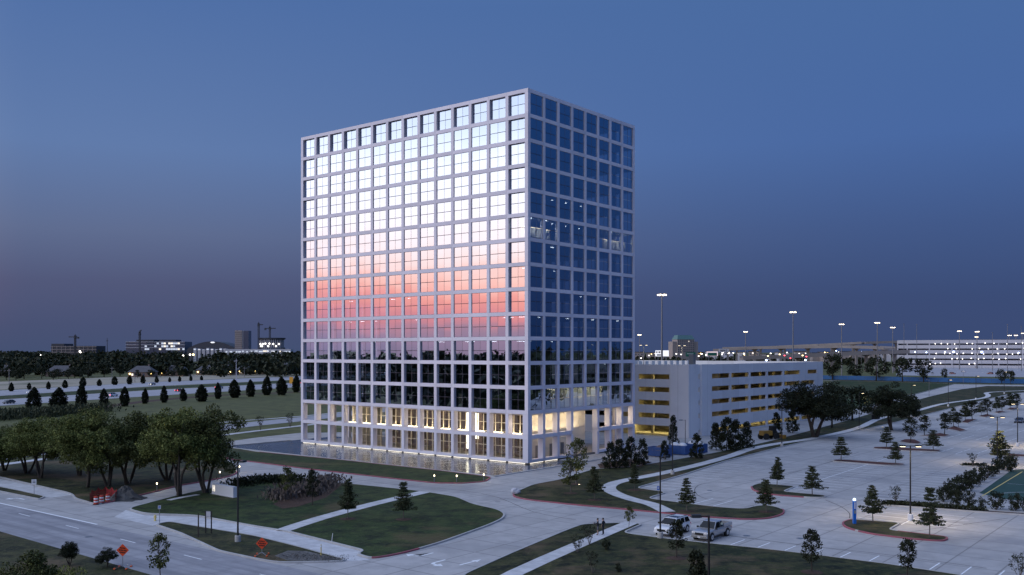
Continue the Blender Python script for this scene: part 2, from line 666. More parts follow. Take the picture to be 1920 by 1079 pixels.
def leaves(pos, size, out=None, flat=.0, aspect=.55, rng=NR):
    """Diamond leaf sprays: pos N x 3. Returns verts, quads."""
    n = len(pos)
    a = rng.normal(size=(n, 3))
    if out is not None:
        a = a * .8 + out
    a[:, 2] *= (1 - flat)
    a /= np.linalg.norm(a, axis=1, keepdims=True) + 1e-9
    b = np.cross(a, rng.normal(size=(n, 3)))
    b /= np.linalg.norm(b, axis=1, keepdims=True) + 1e-9
    s = (size * rng.uniform(.6, 1.35, n))[:, None]
    c = np.cross(a, b)
    V = np.stack([pos - a * s, pos + b * s * aspect + c * s * .15, pos + a * s, pos - b * s * aspect + c * s * .15], 1).reshape(-1, 3)
    return V, np.arange(n * 4).reshape(-1, 4)


def ordn(k):
    return ['first', 'second', 'third', 'fourth', 'fifth', 'sixth', 'seventh', 'eighth', 'ninth', 'tenth', 'eleventh', 'twelfth', 'thirteenth',
            'fourteenth', 'fifteenth', 'sixteenth', 'seventeenth', 'eighteenth', 'nineteenth', 'twentieth', 'twenty-first', 'twenty-second',
            'twenty-third', 'twenty-fourth', 'twenty-fifth', 'twenty-sixth', 'twenty-seventh', 'twenty-eighth', 'twenty-ninth', 'thirtieth'][k]


# ------------------------------------------------------------------ ground, roads, lawns
def poly_sheet(name, pts, z, m, parent=None, kind='structure', **kw):
    mb = MB()
    mb.v = [(p[0], p[1], z) for p in pts]
    area = sum(pts[i][0] * pts[(i + 1) % len(pts)][1] - pts[(i + 1) % len(pts)][0] * pts[i][1] for i in range(len(pts)))
    idx = list(range(len(pts)))
    mb.f = [tuple(idx if area > 0 else idx[::-1])]
    return mb.build(name, m, parent, kind=None if parent else kind, **kw)


def fillet(pts, r=1.5, n=4, sharp=()):
    out = []
    N = len(pts)
    for i in range(N):
        p = Vector(pts[i][:2])
        if i in sharp:
            out.append((p.x, p.y))
            continue
        a = Vector(pts[i - 1][:2]) - p
        b = Vector(pts[(i + 1) % N][:2]) - p
        k = min(r, a.length * .45, b.length * .45)
        a, b = p + a.normalized() * k, p + b.normalized() * k
        for j in range(n + 1):
            t = j / n
            q = a * (1 - t) ** 2 + p * 2 * t * (1 - t) + b * t * t
            out.append((q.x, q.y))
    return out


def offset_in(pts, w):
    N = len(pts)
    area = sum(pts[i][0] * pts[(i + 1) % N][1] - pts[(i + 1) % N][0] * pts[i][1] for i in range(N))
    sg = 1 if area > 0 else -1
    out = []
    for i in range(N):
        p = Vector(pts[i])
        a = (p - Vector(pts[i - 1]))
        b = (Vector(pts[(i + 1) % N]) - p)
        a = a.normalized() if a.length > 1e-6 else b.normalized()
        b = b.normalized() if b.length > 1e-6 else a
        na, nb = Vector((-a.y, a.x)) * sg, Vector((-b.y, b.x)) * sg
        h = (na + nb)
        h = h.normalized() if h.length > 1e-6 else na
        q = p + h * w / max(.5, h.dot(na))
        out.append((q.x, q.y))
    return out


def raised(name, px, m, r=2.0, z=.12, red=None, kerbw=.2, world=False, kerb=True):
    """A raised bed with a kerb round it. px: outline in photo pixels on the ground. red: (pixel box) where the kerb is painted red."""
    pts = [tuple(p[:2]) for p in (px if world else [P(*q) for q in px])]
    pts = fillet(pts, r)
    inner = offset_in(pts, kerbw)
    lawn = poly_sheet(name, inner, z, m)
    if not kerb:
        return lawn
    N = len(pts)
    kb, rb = MB(), MB()
    for i in range(N):
        j = (i + 1) % N
        o0, o1, i0, i1 = pts[i], pts[j], inner[i], inner[j]
        tgt = kb
        if red:
            c = Vector(((o0[0] + o1[0]) / 2, (o0[1] + o1[1]) / 2, 0))
            cx, cy = 960 + c.x * F / c.y, YH + F * CAMH / c.y
            if any(b[0] <= cx <= b[2] and b[1] <= cy <= b[3] for b in red):
                tgt = rb
        h = z + .03
        tgt.quad((*o0, -.02), (*o1, -.02), (*o1, h), (*o0, h))
        tgt.quad((*o0, h), (*o1, h), (*i1, h), (*i0, h))
        tgt.quad((*i0, h), (*i1, h), (*i1, z - .05), (*i0, z - .05))
    if kb.f:
        kb.build('kerb', 'kerb', lawn)
    if rb.f:
        rb.build('painted_kerb', 'red_paint', lawn)
    return lawn


def ribbon(name, px, width, z, m, parent=None, world=False, smooth=4):
    pts = [Vector(p[:2]) for p in (px if world else [P(*q) for q in px])]
    if smooth:
        out = []
        for i in range(len(pts) - 1):
            p0, p1, p2, p3 = pts[max(i - 1, 0)], pts[i], pts[i + 1], pts[min(i + 2, len(pts) - 1)]
            for j in range(smooth):
                t = j / smooth
                out.append(.5 * ((2 * p1) + (p2 - p0) * t + (2 * p0 - 5 * p1 + 4 * p2 - p3) * t * t + (3 * p1 - p0 - 3 * p2 + p3) * t ** 3))
        pts = out + [pts[-1]]
    mb = MB()
    for k, p in enumerate(pts):
        t = (pts[min(k + 1, len(pts) - 1)] - pts[max(k - 1, 0)]).normalized()
        nn = Vector((-t.y, t.x)) * width / 2
        mb.v += [(p.x + nn.x, p.y + nn.y, z), (p.x - nn.x, p.y - nn.y, z)]
    for k in range(len(pts) - 1):
        mb.f.append((2 * k + 1, 2 * k + 3, 2 * k + 2, 2 * k))
    return mb.build(name, m, parent, kind=None if parent else 'structure')


def pp(L):
    return [P(*q) for q in L]


# terrain out to the horizon
poly_sheet('ground', [(-7000, -900), (7000, -900), (7000, 9500), (-7000, 9500)], -.06, 'olive_field')
poly_sheet('dry_field', pp([(-500, 745), (0, 731), (300, 716), (560, 704), (900, 688), (900, 680), (560, 697), (340, 703), (120, 711), (0, 716), (-500, 730)]), -.04, 'dry_grass')
far_lot = poly_sheet('construction_lot', pp([(1680, 704), (1800, 706), (2300, 712), (2300, 681), (1920, 680), (1690, 680)]), -.03, 'highway')
# frontage highway, two carriageways
poly_sheet('highway_far_carriageway', pp([(-500, 760), (0, 732.5), (280, 717), (560, 705.5), (900, 690), (900, 695), (560, 712), (280, 725), (0, 742.5), (-500, 774)]), -.028, 'highway')
poly_sheet('highway_near_carriageway', pp([(-500, 781), (0, 749.5), (280, 732), (560, 717.5), (900, 698), (900, 706), (560, 726), (280, 743), (0, 761), (-500, 797)]), -.028, 'highway')
ribbon('highway_verge', [(-500, 777), (0, 746), (280, 728.5), (560, 714.5), (900, 696)], 22, -.035, 'grass_green', smooth=3)
ribbon('mulch_bed', [(-200, 787), (60, 773), (150, 768), (280, 752), (420, 741), (560, 735), (720, 722)], 7, -.03, 'mulch', smooth=3)
ribbon('back_street', [(-320, 902), (0, 856), (220, 829), (420, 801), (560, 786.5), (760, 765), (900, 752)], 10.5, -.03, 'highway', smooth=3)
ribbon('back_sidewalk', [(-320, 916), (-100, 884), (0, 871.5), (117, 856), (290, 833), (441, 813), (560, 799), (720, 781)], 2.2, -.02, 'sidewalk', smooth=3)
ribbon('back_kerb', [(-100, 862), (220, 819), (409, 793), (560, 781), (760, 761)], 1.6, -.02, 'sidewalk', smooth=3)

# the paved site
site = poly_sheet('pavement', [P(-60, 880)[:2], P(-260, 850)[:2], (-150, 95), (-60, 30), (80, 30), (190, 80), P(2700, 775)[:2], P(2100, 724)[:2], P(1856, 722)[:2],
                               P(1789, 721)[:2], P(1713, 741)[:2], P(1617, 765)[:2], P(1560, 775)[:2], P(1200, 795)[:2], P(1000, 806)[:2], P(562, 812)[:2], P(480, 821)[:2],
                               P(430, 828)[:2], P(300, 860)[:2]], 0, 'concrete')

# public road in front, worn and darker, and its verge
e1 = -DL
r0, r1 = P(0, 945), P(0, 997)
rd = (P(285, 1079) - P(0, 997)).normalized()
rd2 = (P(560, 1068) - P(0, 945)).normalized()
road = poly_sheet('road', [r0 - rd2 * 90, r1 - rd * 90, r1 + rd * 160, r0 + rd2 * 175], .006, 'road')
ribbon('edge_line', [r0 - rd2 * 60 + DR * .2, r0 + DR * .2, r0 + rd2 * 23.5 + DR * .2], .30, .012, 'white_paint', road, world=True, smooth=0)
for k in range(9):
    a = r1 + rd * (-22 + k * 12) + DR * 6.2
    ribbon('lane_dash', [a, a + rd * 3], .14, .013, 'white_paint', road, world=True, smooth=0)
verge = poly_sheet('lawn_by_road', [r1 - rd * 90, r1 + rd * 5, r1 + rd * 40, r1 + rd * 120, (60, 20), (-60, 20), (-150, 60)], .02, 'grass')

sw = ribbon('left_sidewalk', [(-160, 872), (0, 905), (60, 919), (118, 931)], 3.4, .01, 'sidewalk', smooth=2)
poly_sheet('front_sidewalk', pp([(236, 957), (271, 967), (365, 969.5), (521, 994.5), (681, 1035.5), (667, 1042.5), (694, 1050), (657, 1053), (567, 1027.5), (365, 986.5), (318, 978.5), (286, 986), (214, 970)]), .008, 'sidewalk')

raised('grove_lawn', [(-70, 880), (0, 896), (60, 910), (125, 925), (135, 929), (139, 936), (178, 947), (204, 943.5), (280, 926), (340, 911), (390, 903), (433, 894), (446, 888), (440, 872), (405, 850), (400, 822), (290, 836), (117, 859), (0, 875)], 'grass',
       red=[(195, 880, 450, 945)])
raised('verge_island', [(-120, 893), (0, 914), (40, 922), (86, 932.5), (74, 938), (0, 923), (-120, 901)], 'grass', r=1)
lower = raised('entrance_lawn', [(237, 955.5), (321, 933), (380, 920), (438, 909), (500, 902), (560, 901), (626, 906), (667, 909.5), (740, 917), (800, 923.5), (857, 933), (889, 947), (935, 957), (948, 965), (944, 974), (918, 986), (830, 1018), (772, 1035), (731, 1044), (695, 1049), (668, 1041), (681, 1034), (538, 998), (480, 989), (365, 968), (271, 965)], 'grass_green', r=1.6,
               red=[(700, 1030, 790, 1050)])
ribbon('lawn_path', [(530, 997), (600, 974), (700, 947), (797, 924)], 1.9, .135, 'sidewalk', lower, smooth=2)
verge2 = raised('roadside_verge', [(289, 985), (318, 979.5), (365, 987.5), (480, 1006.5), (567, 1028.5), (655, 1053), (608, 1056), (518, 1057), (479, 1050), (409, 1035), (336, 1001)], 'grass', r=1.2)
strip = raised('poolside_lawn', [(405, 836), (447, 842), (480, 848), (652, 865), (827, 884), (922, 896), (911, 904), (868, 907.5), (816, 907), (731, 898), (565, 879), (480, 868), (430, 862), (400, 850)], 'grass_green', r=1.2, red=[(380, 855, 930, 915)])
l4 = raised('front_lawn', [P(868, 1079), P(960, 1038), P(1056, 997.6), P(1091, 984.5), P(1170, 981.8), P(1207, 984), P(1169, 1001), P(1252, 1012), P(1340, 1021.5), P(1427, 1030), P(1520, 1041), P(1669, 1060), P(1792, 1079), P(1950, 1104), P(2200, 1170), (40, 40), (-9, 45)], 'grass', r=1.2, world=True)
ribbon('lawn_path', [(880, 1125), (967, 1077), (1080, 1026), (1184, 981.8)], 1.75, .14, 'sidewalk', l4, smooth=2)
l5 = raised('garage_lawn', [(961, 926), (998, 910), (1047, 901), (1112, 881), (1180, 877), (1250, 866), (1330, 852), (1400, 838), (1440, 829), (1520, 808), (1600, 786), (1660, 768), (1740, 745), (1800, 731), (1850, 724.5), (2100, 726), (2100, 731), (1960, 733), (1894, 739), (1798, 762.5), (1675, 794), (1623, 805), (1547, 821), (1462, 840), (1360, 866), (1281, 892), (1193, 916.5), (1253, 924.5), (1214, 936), (1340, 952), (1395, 956), (1412, 951), (1436, 948.5), (1457, 952), (1472, 958), (1470, 966), (1442, 974), (1398, 975.7), (1310, 970), (1194, 958.5), (1077, 948), (989, 938.5), (962, 933)], 'grass', r=1.6,
            red=[(955, 928, 1196, 962), (1196, 957, 1480, 990)])
ribbon('garden_walk', [(1252, 962), (1223, 948), (1188, 939), (1158, 929), (1142, 919), (1147, 910), (1172, 902.5), (1237, 890), (1310, 873), (1369, 856.5), (1407, 843.5), (1456, 833.5), (1523, 823.5), (1608, 804), (1652, 785), (1719, 771), (1769, 758), (1842, 747.5), (1853, 742), (1850, 737.5), (1880, 735), (1990, 730)], 2.0, .137, 'sidewalk', l5)
poly_sheet('magnolia_bed', pp([(1125, 880), (1200, 878), (1222, 868), (1180, 862), (1120, 872)]), .135, 'mulch', l5)
raised('far_lawn', [(1617, 764), (1713, 740.5), (1789, 720.5), (1700, 717), (1561, 714.5), (1540, 730), (1552, 762)], 'grass_green', r=1.5)
ribbon('far_walk', [(1540, 713.5), (1650, 716.5), (1790, 720.5), (2000, 722), (2200, 724)], 2.4, .02, 'sidewalk', smooth=2)
poly_sheet('fence_verge', pp([(1540, 713), (1650, 716), (1790, 719.5), (2200, 723), (2200, 716), (1545, 706)]), -.02, 'grass')

isl = [('island_lawn', [(1407, 913), (1423, 907.5), (1493, 913.5), (1469.5, 923), (1550, 931), (1548, 934.5), (1520, 934.5), (1471, 931), (1433, 927.5), (1411, 920)], 'grass', [(1400, 914, 1458, 930), (1456, 928, 1500, 940)]),
       ('island_lawn', [(1577.5, 981.5), (1593.6, 975), (1690, 982.4), (1668, 995.5), (1774, 1008), (1779, 1012), (1769, 1016.5), (1710, 1012.5), (1637, 1003.5), (1602, 996), (1582, 989)], 'grass', [(1570, 975, 1605, 1000), (1600, 997, 1790, 1025)]),
       ('planting_strip', [(1560, 863.5), (1580, 863), (1697, 871), (1697, 873.5), (1660, 874), (1562, 866)], 'red_mulch', None),
       ('planting_strip', [(1636, 839.5), (1660, 839), (1766, 845), (1762, 848), (1700, 846.5), (1638, 842.5)], 'red_mulch', None),
       ('planting_island', [(1684, 829), (1696, 824.5), (1716, 825), (1729, 831), (1722, 834), (1700, 832)], 'red_mulch', None),
       ('planting_island', [(1721, 818), (1763, 813), (1783, 817), (1772, 820), (1745, 819)], 'red_mulch', None),
       ('planting_island', [(1773, 805), (1789, 799.5), (1814, 808), (1800, 810.5), (1786, 807)], 'red_mulch', None),
       ('planting_island', [(1801, 793), (1810, 787), (1833, 787), (1816, 794.5)], 'red_mulch', None),
       ('planting_island', [(1833, 781.5), (1850, 777), (1864, 780), (1848, 783.5)], 'red_mulch', None),
       ('planting_island', [(1862, 774), (1874, 771), (1888, 773), (1872, 776)], 'red_mulch', None),
       ('planting_island', [(1886, 768.5), (1894, 765), (1910, 765.5), (1898, 770)], 'red_mulch', None),
       ('planting_strip', [(1852, 851), (1870, 850.5), (1960, 856), (1960, 860), (1900, 857), (1854, 854)], 'red_mulch', None),
       ('planting_strip', [(1805, 872.5), (1845, 873), (1846, 876), (1806, 875)], 'mulch', None),
       ('hedge_bed', [(1653, 945), (1700, 948), (1760, 952), (1850, 959), (1950, 966), (1950, 969), (1845, 962), (1760, 956), (1655, 948)], 'mulch', None)]
for nm, pts, mt, red in isl:
    raised(nm, pts, mt, r=.9, red=red)
court = poly_sheet('sports_court', [P(1836, 925), P(1897, 882), P(1960, 876), P(2200, 905), P(2250, 960), P(1960, 944), P(1880, 936)], .02, 'court_green')
ribbon('court_line', [(1841, 931), (1917, 885)], .16, .026, 'yellow_paint', court, smooth=0)
ribbon('court_line', [(1877, 926), (1900, 924), (1940, 923.5), (2000, 925)], .10, .027, 'white_paint', court)
ribbon('court_line', [(1888, 907), (1920, 910), (1990, 918)], .08, .027, 'white_paint', court)
ribbon('court_kerb', [(1756, 951), (1800, 953.5), (1860, 957), (2000, 966)], .5, .03, 'sidewalk', smooth=2)

# stall lines and arrows: paint on the pavement
line = MB().quad((0, -.07, 0), (5.4, -.07, 0), (5.4, .07, 0), (0, .07, 0)).mesh('stall_line', 'white_paint')


def stall(p, rot):
    o = link('stall_line', line, site, (p[0], p[1], .008), rot)


A1 = math.atan2(rd.y, rd.x)      # along the lawn edge
aR = ANG
q0, q1 = P(1215, 1011), P(1950, 1104)
dd = (q1 - q0)
nst = int(dd.length / 2.66)
for k in range(nst):
    stall(q0 + dd.normalized() * 2.66 * k, aR)
c0, c1 = P(1480, 919), P(1668, 858)          # double row north of the walk
d0 = (c1 - c0)
ribbon('row_line', [c0, c1], .14, .008, 'white_paint', site, world=True, smooth=0)
for k in range(int(d0.length / 2.7)):
    p = c0 + d0.normalized() * 2.7 * (k + .5)
    stall(p, ANG - PI / 2)
    stall(p, ANG + PI / 2)
c0, c1 = P(1690, 984), P(1745, 957)
d0 = (c1 - c0)
ribbon('row_line', [c0, c0 + d0 * .42], .14, .008, 'white_paint', site, world=True, smooth=0)
for k in range(int(d0.length / 2.7)):
    p = c0 + d0.normalized() * 2.7 * (k + .6)
    stall(p, ANG - PI / 2)
    stall(p, ANG + PI / 2)
c0, c1 = P(1700, 940), P(1812, 882)
d0 = (c1 - c0)
for k in range(int(d0.length / 2.7)):
    p = c0 + d0.normalized() * 2.7 * k
    stall(p, ANG - PI / 2)
    stall(p, ANG + PI / 2)
c0, c1 = P(1222, 931), P(1300, 890)
c0, c1 = P(1205, 912), P(1385, 863)
d0 = (c1 - c0)
for k in range(int(d0.length / 2.7)):
    stall(c0 + d0.normalized() * 2.7 * k, ANG - PI / 2)
c0, c1 = P(1230, 937.5), P(1392, 955)
d0 = (c1 - c0)
for k in range(1, int(d0.length / 2.7)):
    stall(c0 + d0.normalized() * 2.7 * k, ANG)
for (a, b) in (((1742, 843), (1940, 853)), ((1790, 818), (1950, 829)), ((1818, 803), (1950, 811)), ((1840, 791), (1950, 797))):
    c0, c1 = P(*a), P(*b)
    d0 = (c1 - c0)
    for k in range(int(d0.length / 3.1)):
        p = c0 + d0.normalized() * 3.1 * k
        stall(p, ANG)
        stall(p - DR * 6.2, ANG)
# stop arrows on the entry drive


def arrow(p, rot, turn):
    mb = MB()
    if turn == 0:
        mb.v = [(0, -.12, 0), (2.0, -.12, 0), (2.0, -.4, 0), (3.0, 0, 0), (2.0, .4, 0), (2.0, .12, 0), (0, .12, 0)]
        mb.f = [tuple(range(7))]
    else:
        mb.v = [(0, -.12, 0), (1.6, -.12, 0), (2.1, .1 * turn, 0), (2.2, .8 * turn, 0), (2.6, .8 * turn, 0), (2.05, 1.6 * turn, 0), (1.5, .8 * turn, 0), (1.9, .8 * turn, 0), (1.8, .35 * turn, 0), (1.5, .14, 0), (0, .14, 0)]
        mb.f = [tuple(range(11))]
    o = mb.build('painted_arrow', 'white_paint', site, loc=(p.x, p.y, .009), rotz=rot)


arrow(P(812, 1037), ANG + PI, -1)
arrow(P(835, 1050), ANG + PI, 1)
arrow(P(862, 1060), ANG, 0)
arrow(P(46, 937), math.atan2(rd.y, rd.x) + PI, 1)
cov = MB().lathe([(.38, 0), (.38, .012)], 12).mesh('drain_cover', 'grey_metal')
for (x, y) in ((933, 941), (600, 956), (166, 1007), (1400, 1005), (1330, 920), (700, 890), (350, 962), (1500, 1010)):
    p = P(x, y)
    link('drain_cover', cov, site, (p.x, p.y, .004))
for seam in ([(1530, 876), (1400, 903), (1325, 906), (1303, 917), (1312, 931), (1350, 941), (1425, 950)], [(1439, 901), (1500, 883), (1559, 866), (1610, 848)], [(1548, 938), (1576, 950), (1592, 962), (1593, 972)], [(1360, 1004), (1500, 1022), (1660, 1040), (1850, 1066)], [(700, 905), (900, 925), (1000, 960), (1080, 975)], [(1690, 1000), (1800, 985), (1890, 972)]):
    ribbon('sealed_joint', seam, .10, .006, 'dirt', site)
ring = MB().lathe([(.95, 0), (.75, .03), (.1, .05)], 14).mesh('mulch_ring', 'mulch')
for (x, y, ln) in ((652, 973, lower), (757, 974, lower), (1070, 925, l5), (1115, 938, l5), (1190, 919, l5), (1288, 959, l5), (1437, 960, l5), (1268, 1047, l4), (1522, 1073, l4), (1700, 1082, l4), (1080, 908, l5)):
    p = P(x, y, .125)
    link('mulch_ring', ring, ln, p)


# ------------------------------------------------------------------ office tower
BW, RH, EE = 4.27, 4.25, .38
NL, NRR, NROW = 14, 8, 15
LY, LX = NL * BW + 2 * EE, NRR * BW + 2 * EE
Z0 = .35
C0 = P(990, 871.5)
tower = thing('office_tower', 'white gridded fifteen-storey glass office tower standing in the reflecting pool', 'building', C0, ANG)


def yk(k):
    return EE + k * BW


def zi(i):
    return Z0 + i * RH


BH = .325     # half height of a beam
PH = .33     # half width of a pier
DEP = .55

# how large each piece shows, so the nearest become separate objects
M4 = Matrix.Translation(C0) @ Matrix.Rotation(ANG, 4, 'Z')


def dist(x, y, z):
    return (M4 @ Vector((x, y, z)) - cam.location).length


def emit_boxes(name, boxes, m, stuffname, parent=None, limit=300):
    """boxes: list of (x0,x1,y0,y1,z0,z1). The nearest become objects that share meshes by size, the rest one stuff part."""
    boxes = sorted(boxes, key=lambda b: dist((b[0] + b[1]) / 2, (b[2] + b[3]) / 2, (b[4] + b[5]) / 2))
    cache = {}
    for b in boxes[:limit]:
        s = tuple(round(b[2 * i + 1] - b[2 * i], 3) for i in range(3))
        if s not in cache:
            cache[s] = MB().box(0, s[0], 0, s[1], 0, s[2]).mesh(name, m)
        link(name, cache[s], parent or tower, (b[0], b[2], b[4]))
    if len(boxes) > limit:
        mb = MB()
        for b in boxes[limit:]:
            mb.box(*b)
        mb.build(stuffname, m, parent or tower, kind='stuff')


G = .012    # half joint
span, pier = [], []
for i in range(NROW + 1):
    dep = DEP if i > 1 else 1.15
    z0, z1 = zi(i) - BH + (.22 if i == 0 else 0), zi(i) + BH
    for k in range(NL):                      # left face, plane x = 0
        a = 0 if k == 0 else yk(k) + G
        b = LY if k == NL - 1 else yk(k + 1) - G
        span.append((0, dep, a, b, z0, z1))
        span.append((LX - dep, LX, a, b, z0, z1)) if False else None
    for j in range(NRR):                     # right face, plane y = 0
        if i in (0, 1) and j in (3, 4):
            continue
        a = dep + .004 if j == 0 else yk(j) + G
        b = LX if j == NRR - 1 else yk(j + 1) - G
        span.append((a, b, 0, dep, z0, z1))
span = [s for s in span if s]
for i in range(NROW):
    z0, z1 = zi(i) + BH + G, zi(i + 1) - BH - G
    dep = DEP if i > 1 else 1.15
    cw = EE + PH
    pier.append((0, max(cw, dep), 0, max(cw, dep), z0, z1))
    for k in range(1, NL):
        pier.append((0, dep, yk(k) - PH, yk(k) + PH, z0, z1))
    pier.append((0, dep, LY - cw, LY, z0, z1))
    for j in range(1, NRR):
        if i < 2 and j == 4:
            continue
        zz0 = 0.0 if (i == 0 and j in (3, 5)) else z0
        pier.append((yk(j) - PH, yk(j) + PH, 0, dep, zz0, z1))
    pier.append((LX - cw, LX, 0, dep, z0, z1))
emit_boxes('spandrel_panel', span, 'panel', 'far_spandrel_panels')
emit_boxes('pier_panel', pier, 'panel', 'far_pier_panels')
# back and far side of the frame, as one simplified lattice seen only through the glass and the open ground storeys
mb = MB()
for i in range(2, NROW + 1):
    mb.box(LX - DEP, LX, DEP, LY, zi(i) - BH, zi(i) + BH)
    mb.box(DEP, LX - DEP, LY - DEP, LY, zi(i) - BH, zi(i) + BH)
for k in range(1, NL + 1):
    mb.box(LX - DEP + .003, LX - .003, yk(k) - PH, yk(k) + PH, 0, zi(15))
for j in range(1, NRR):
    mb.box(yk(j) - PH, yk(j) + PH, LY - DEP + .003, LY - .003, 0, zi(15))
mb.build('rear_frame', 'panel', tower, kind='stuff')
MB().box(.3, LX - .3, .3, LY - .3, zi(15) - .2, zi(15) + .25).build('roof_deck', 'floor_slab', tower)
MB().box(.5, LX - .5, .5, LY - .5, -.25, Z0 - .05).build('plinth', 'floor_slab', tower)

# windows: a cross-shaped frame each, four panes each
OW, OH = BW - 2 * PH, RH - 2 * BH
GX = .46
win = []
for i in range(2, NROW):
    for k in range(NL):
        a = EE + PH if k == 0 else yk(k) + PH
        b = LY - EE - PH if k == NL - 1 else yk(k + 1) - PH
        win.append(('L', k, i, a, b))
    for j in range(NRR):
        a = EE + PH if j == 0 else yk(j) + PH
        b = LX - EE - PH if j == NRR - 1 else yk(j + 1) - PH
        win.append(('R', j, i, a, b))


def wloc(w):
    return (0, (w[3] + w[4]) / 2, zi(w[2])) if w[0] == 'L' else ((w[3] + w[4]) / 2, 0, zi(w[2]))


win.sort(key=lambda w: dist(*wloc(w)))
fm = MB()
hw, hh, t = OW / 2, OH / 2, .017
fm.box(-.02, .03, -t, t, -hh, hh)
fm.box(-.018, .028, -hw, -t - .003, -t, t)
fm.box(-.018, .028, t + .003, hw, -t, t)
for s in (-1, 1):
    fm.box(-.015, .03, s * hw - (.05 if s > 0 else 0), s * hw + (.05 if s < 0 else 0), -hh, hh)
    fm.box(-.013, .028, -hw + .05, hw - .05, s * hh - (.05 if s > 0 else 0), s * hh + (.05 if s < 0 else 0))
fmesh = fm.mesh('window_frame', 'mullion')
pmesh = MB().quad((0, hw / 2 - t / 2, -hh / 2 + .05), (0, -hw / 2 + t / 2, -hh / 2 + .05), (0, -hw / 2 + t / 2, hh / 2 - .05), (0, hw / 2 - t / 2, hh / 2 - .05)).mesh('pane', 'tower_glass')
rest = MB()
for n_, w in enumerate(win):
    mid = (w[3] + w[4]) / 2
    zc = zi(w[2]) + RH / 2
    if w[0] == 'L':
        gx_ = .46 if (w[2] == NROW - 1 or w[1] in (0, NL - 1)) else (.34 if w[2] < 5 else .14)
        loc, rz = (gx_, mid, zc), 0.0
    else:
        gx_ = .26 if w[2] < 4 else .14
        loc, rz = (mid, gx_, zc), PI / 2
    o = link('window', fmesh, tower, loc, rz)
    for sy in (-1, 1):
        for sz in (-1, 1):
            tz, ty = R.gauss(0, .0018), R.gauss(0, .0018)
            pl = Vector((.0, sy * hw / 2, sz * hh / 2))
            if n_ < 74:
                q = link('pane', pmesh, o, pl)
                q.rotation_euler = (0, ty, tz)
            else:
                mm = Matrix.Translation(loc) @ Matrix.Rotation(rz, 4, 'Z') @ Matrix.Translation(pl) @ Matrix.Rotation(tz, 4, 'Z') @ Matrix.Rotation(ty, 4, 'Y')
                A, B = hw / 2 - t / 2, hh / 2 - .05
                rest.quad(*[mm @ Vector(c) for c in ((0, A, -B), (0, -A, -B), (0, -A, B), (0, A, B))])
rest.build('far_panes', 'tower_glass', tower, kind='stuff')

# floors, core, roof inside
for i in range(2, NROW):
    MB().box(DEP + .03, LX - DEP - .03, DEP + .03, LY - DEP - .03, zi(i) - .28, zi(i) + .25).build('floor_slab', 'floor_slab', tower)
MB().box(12, 26, 14, 46, Z0, zi(15) - .3).build('lift_core', 'core_wall', tower)
# arcade soffit over the open ground storeys
MB().box(1.2, LX - .6, 1.2, LY - .6, zi(2) - .62, zi(2) - .30).build('arcade_soffit', 'cream_wall', tower)

# ---- ground storeys: glazed lobby behind the left colonnade, white wall behind the right one
LWX = 3.9                        # plane of the lobby glazing
LY0, LY1 = 3.4, yk(11) + 1.2
ztop = zi(2) - .64
zb = Z0 - .04
verts = []
step = BW / 3
yy = LY0
while yy < LY1 + .01:
    verts.append((LWX, LWX + .16, yy - .06, yy + .06, zb, ztop))
    yy += step
emit_boxes('lobby_mullion', verts, 'cream_metal', 'x')
for zt, hh_ in ((2.35, .05), (4.55, .10), (6.5, .05)):
    emit_boxes('lobby_transom', [(LWX - .02, LWX + .14, LY0, LY1, zt - hh_, zt + hh_)], 'cream_metal', 'x')
lp = MB().quad((0, step - .14, 0), (0, 0, 0), (0, 0, ztop - zb), (0, step - .14, ztop - zb)).mesh('lobby_pane', 'clear_glass')
yy = LY0
while yy < LY1 - .5:
    link('lobby_pane', lp, tower, (LWX + .08, yy + .07, zb))
    yy += step
emit_boxes('light_bar', [(LWX - .20, LWX - .06, y_, y_ + BW * .62, 4.70, 4.78) for y_ in [LY0 + 1 + BW * q for q in range(11)]], 'warm_strip', 'x')
MB().box(1.3, LX - 1.3, 1.2, LY - .6, Z0 - .05, Z0 - .035).build('lobby_floor', 'lobby_floor', tower)
MB().box(11.4, 11.7, LY0, LY1 - 3, zb, ztop).build('lobby_back_wall', 'brown_wood', tower)
for k, (y0_, y1_) in enumerate(((18.2, 21.0), (7.5, 9.0), (27, 28.5), (36, 39))):
    MB().box(9.2 - k * .3, 9.6 - k * .3, y0_, y1_, zb, ztop).build('lobby_partition', 'brown_wood', tower)
emit_boxes('lobby_light_column', [(6.2, 6.5, yk(4) + 1.7, yk(4) + 2.15, 1.0, ztop - .1), (7.6, 7.8, yk(4) + .35, yk(4) + 1.2, 2.8, ztop - .1)], 'strip_lamp', 'x')
MB().box(LWX, 12, LY1, LY1 + .3, zb, ztop).build('lobby_end_wall', 'cream_wall', tower)
for k in range(7):
    MB().box(6 + (k % 2) * 1.4, 7 + (k % 2) * 1.4, 6.5 + k * 4.3, 8.4 + k * 4.3, zb, zb + .85).build('lobby_sofa', 'brown_wood', tower)
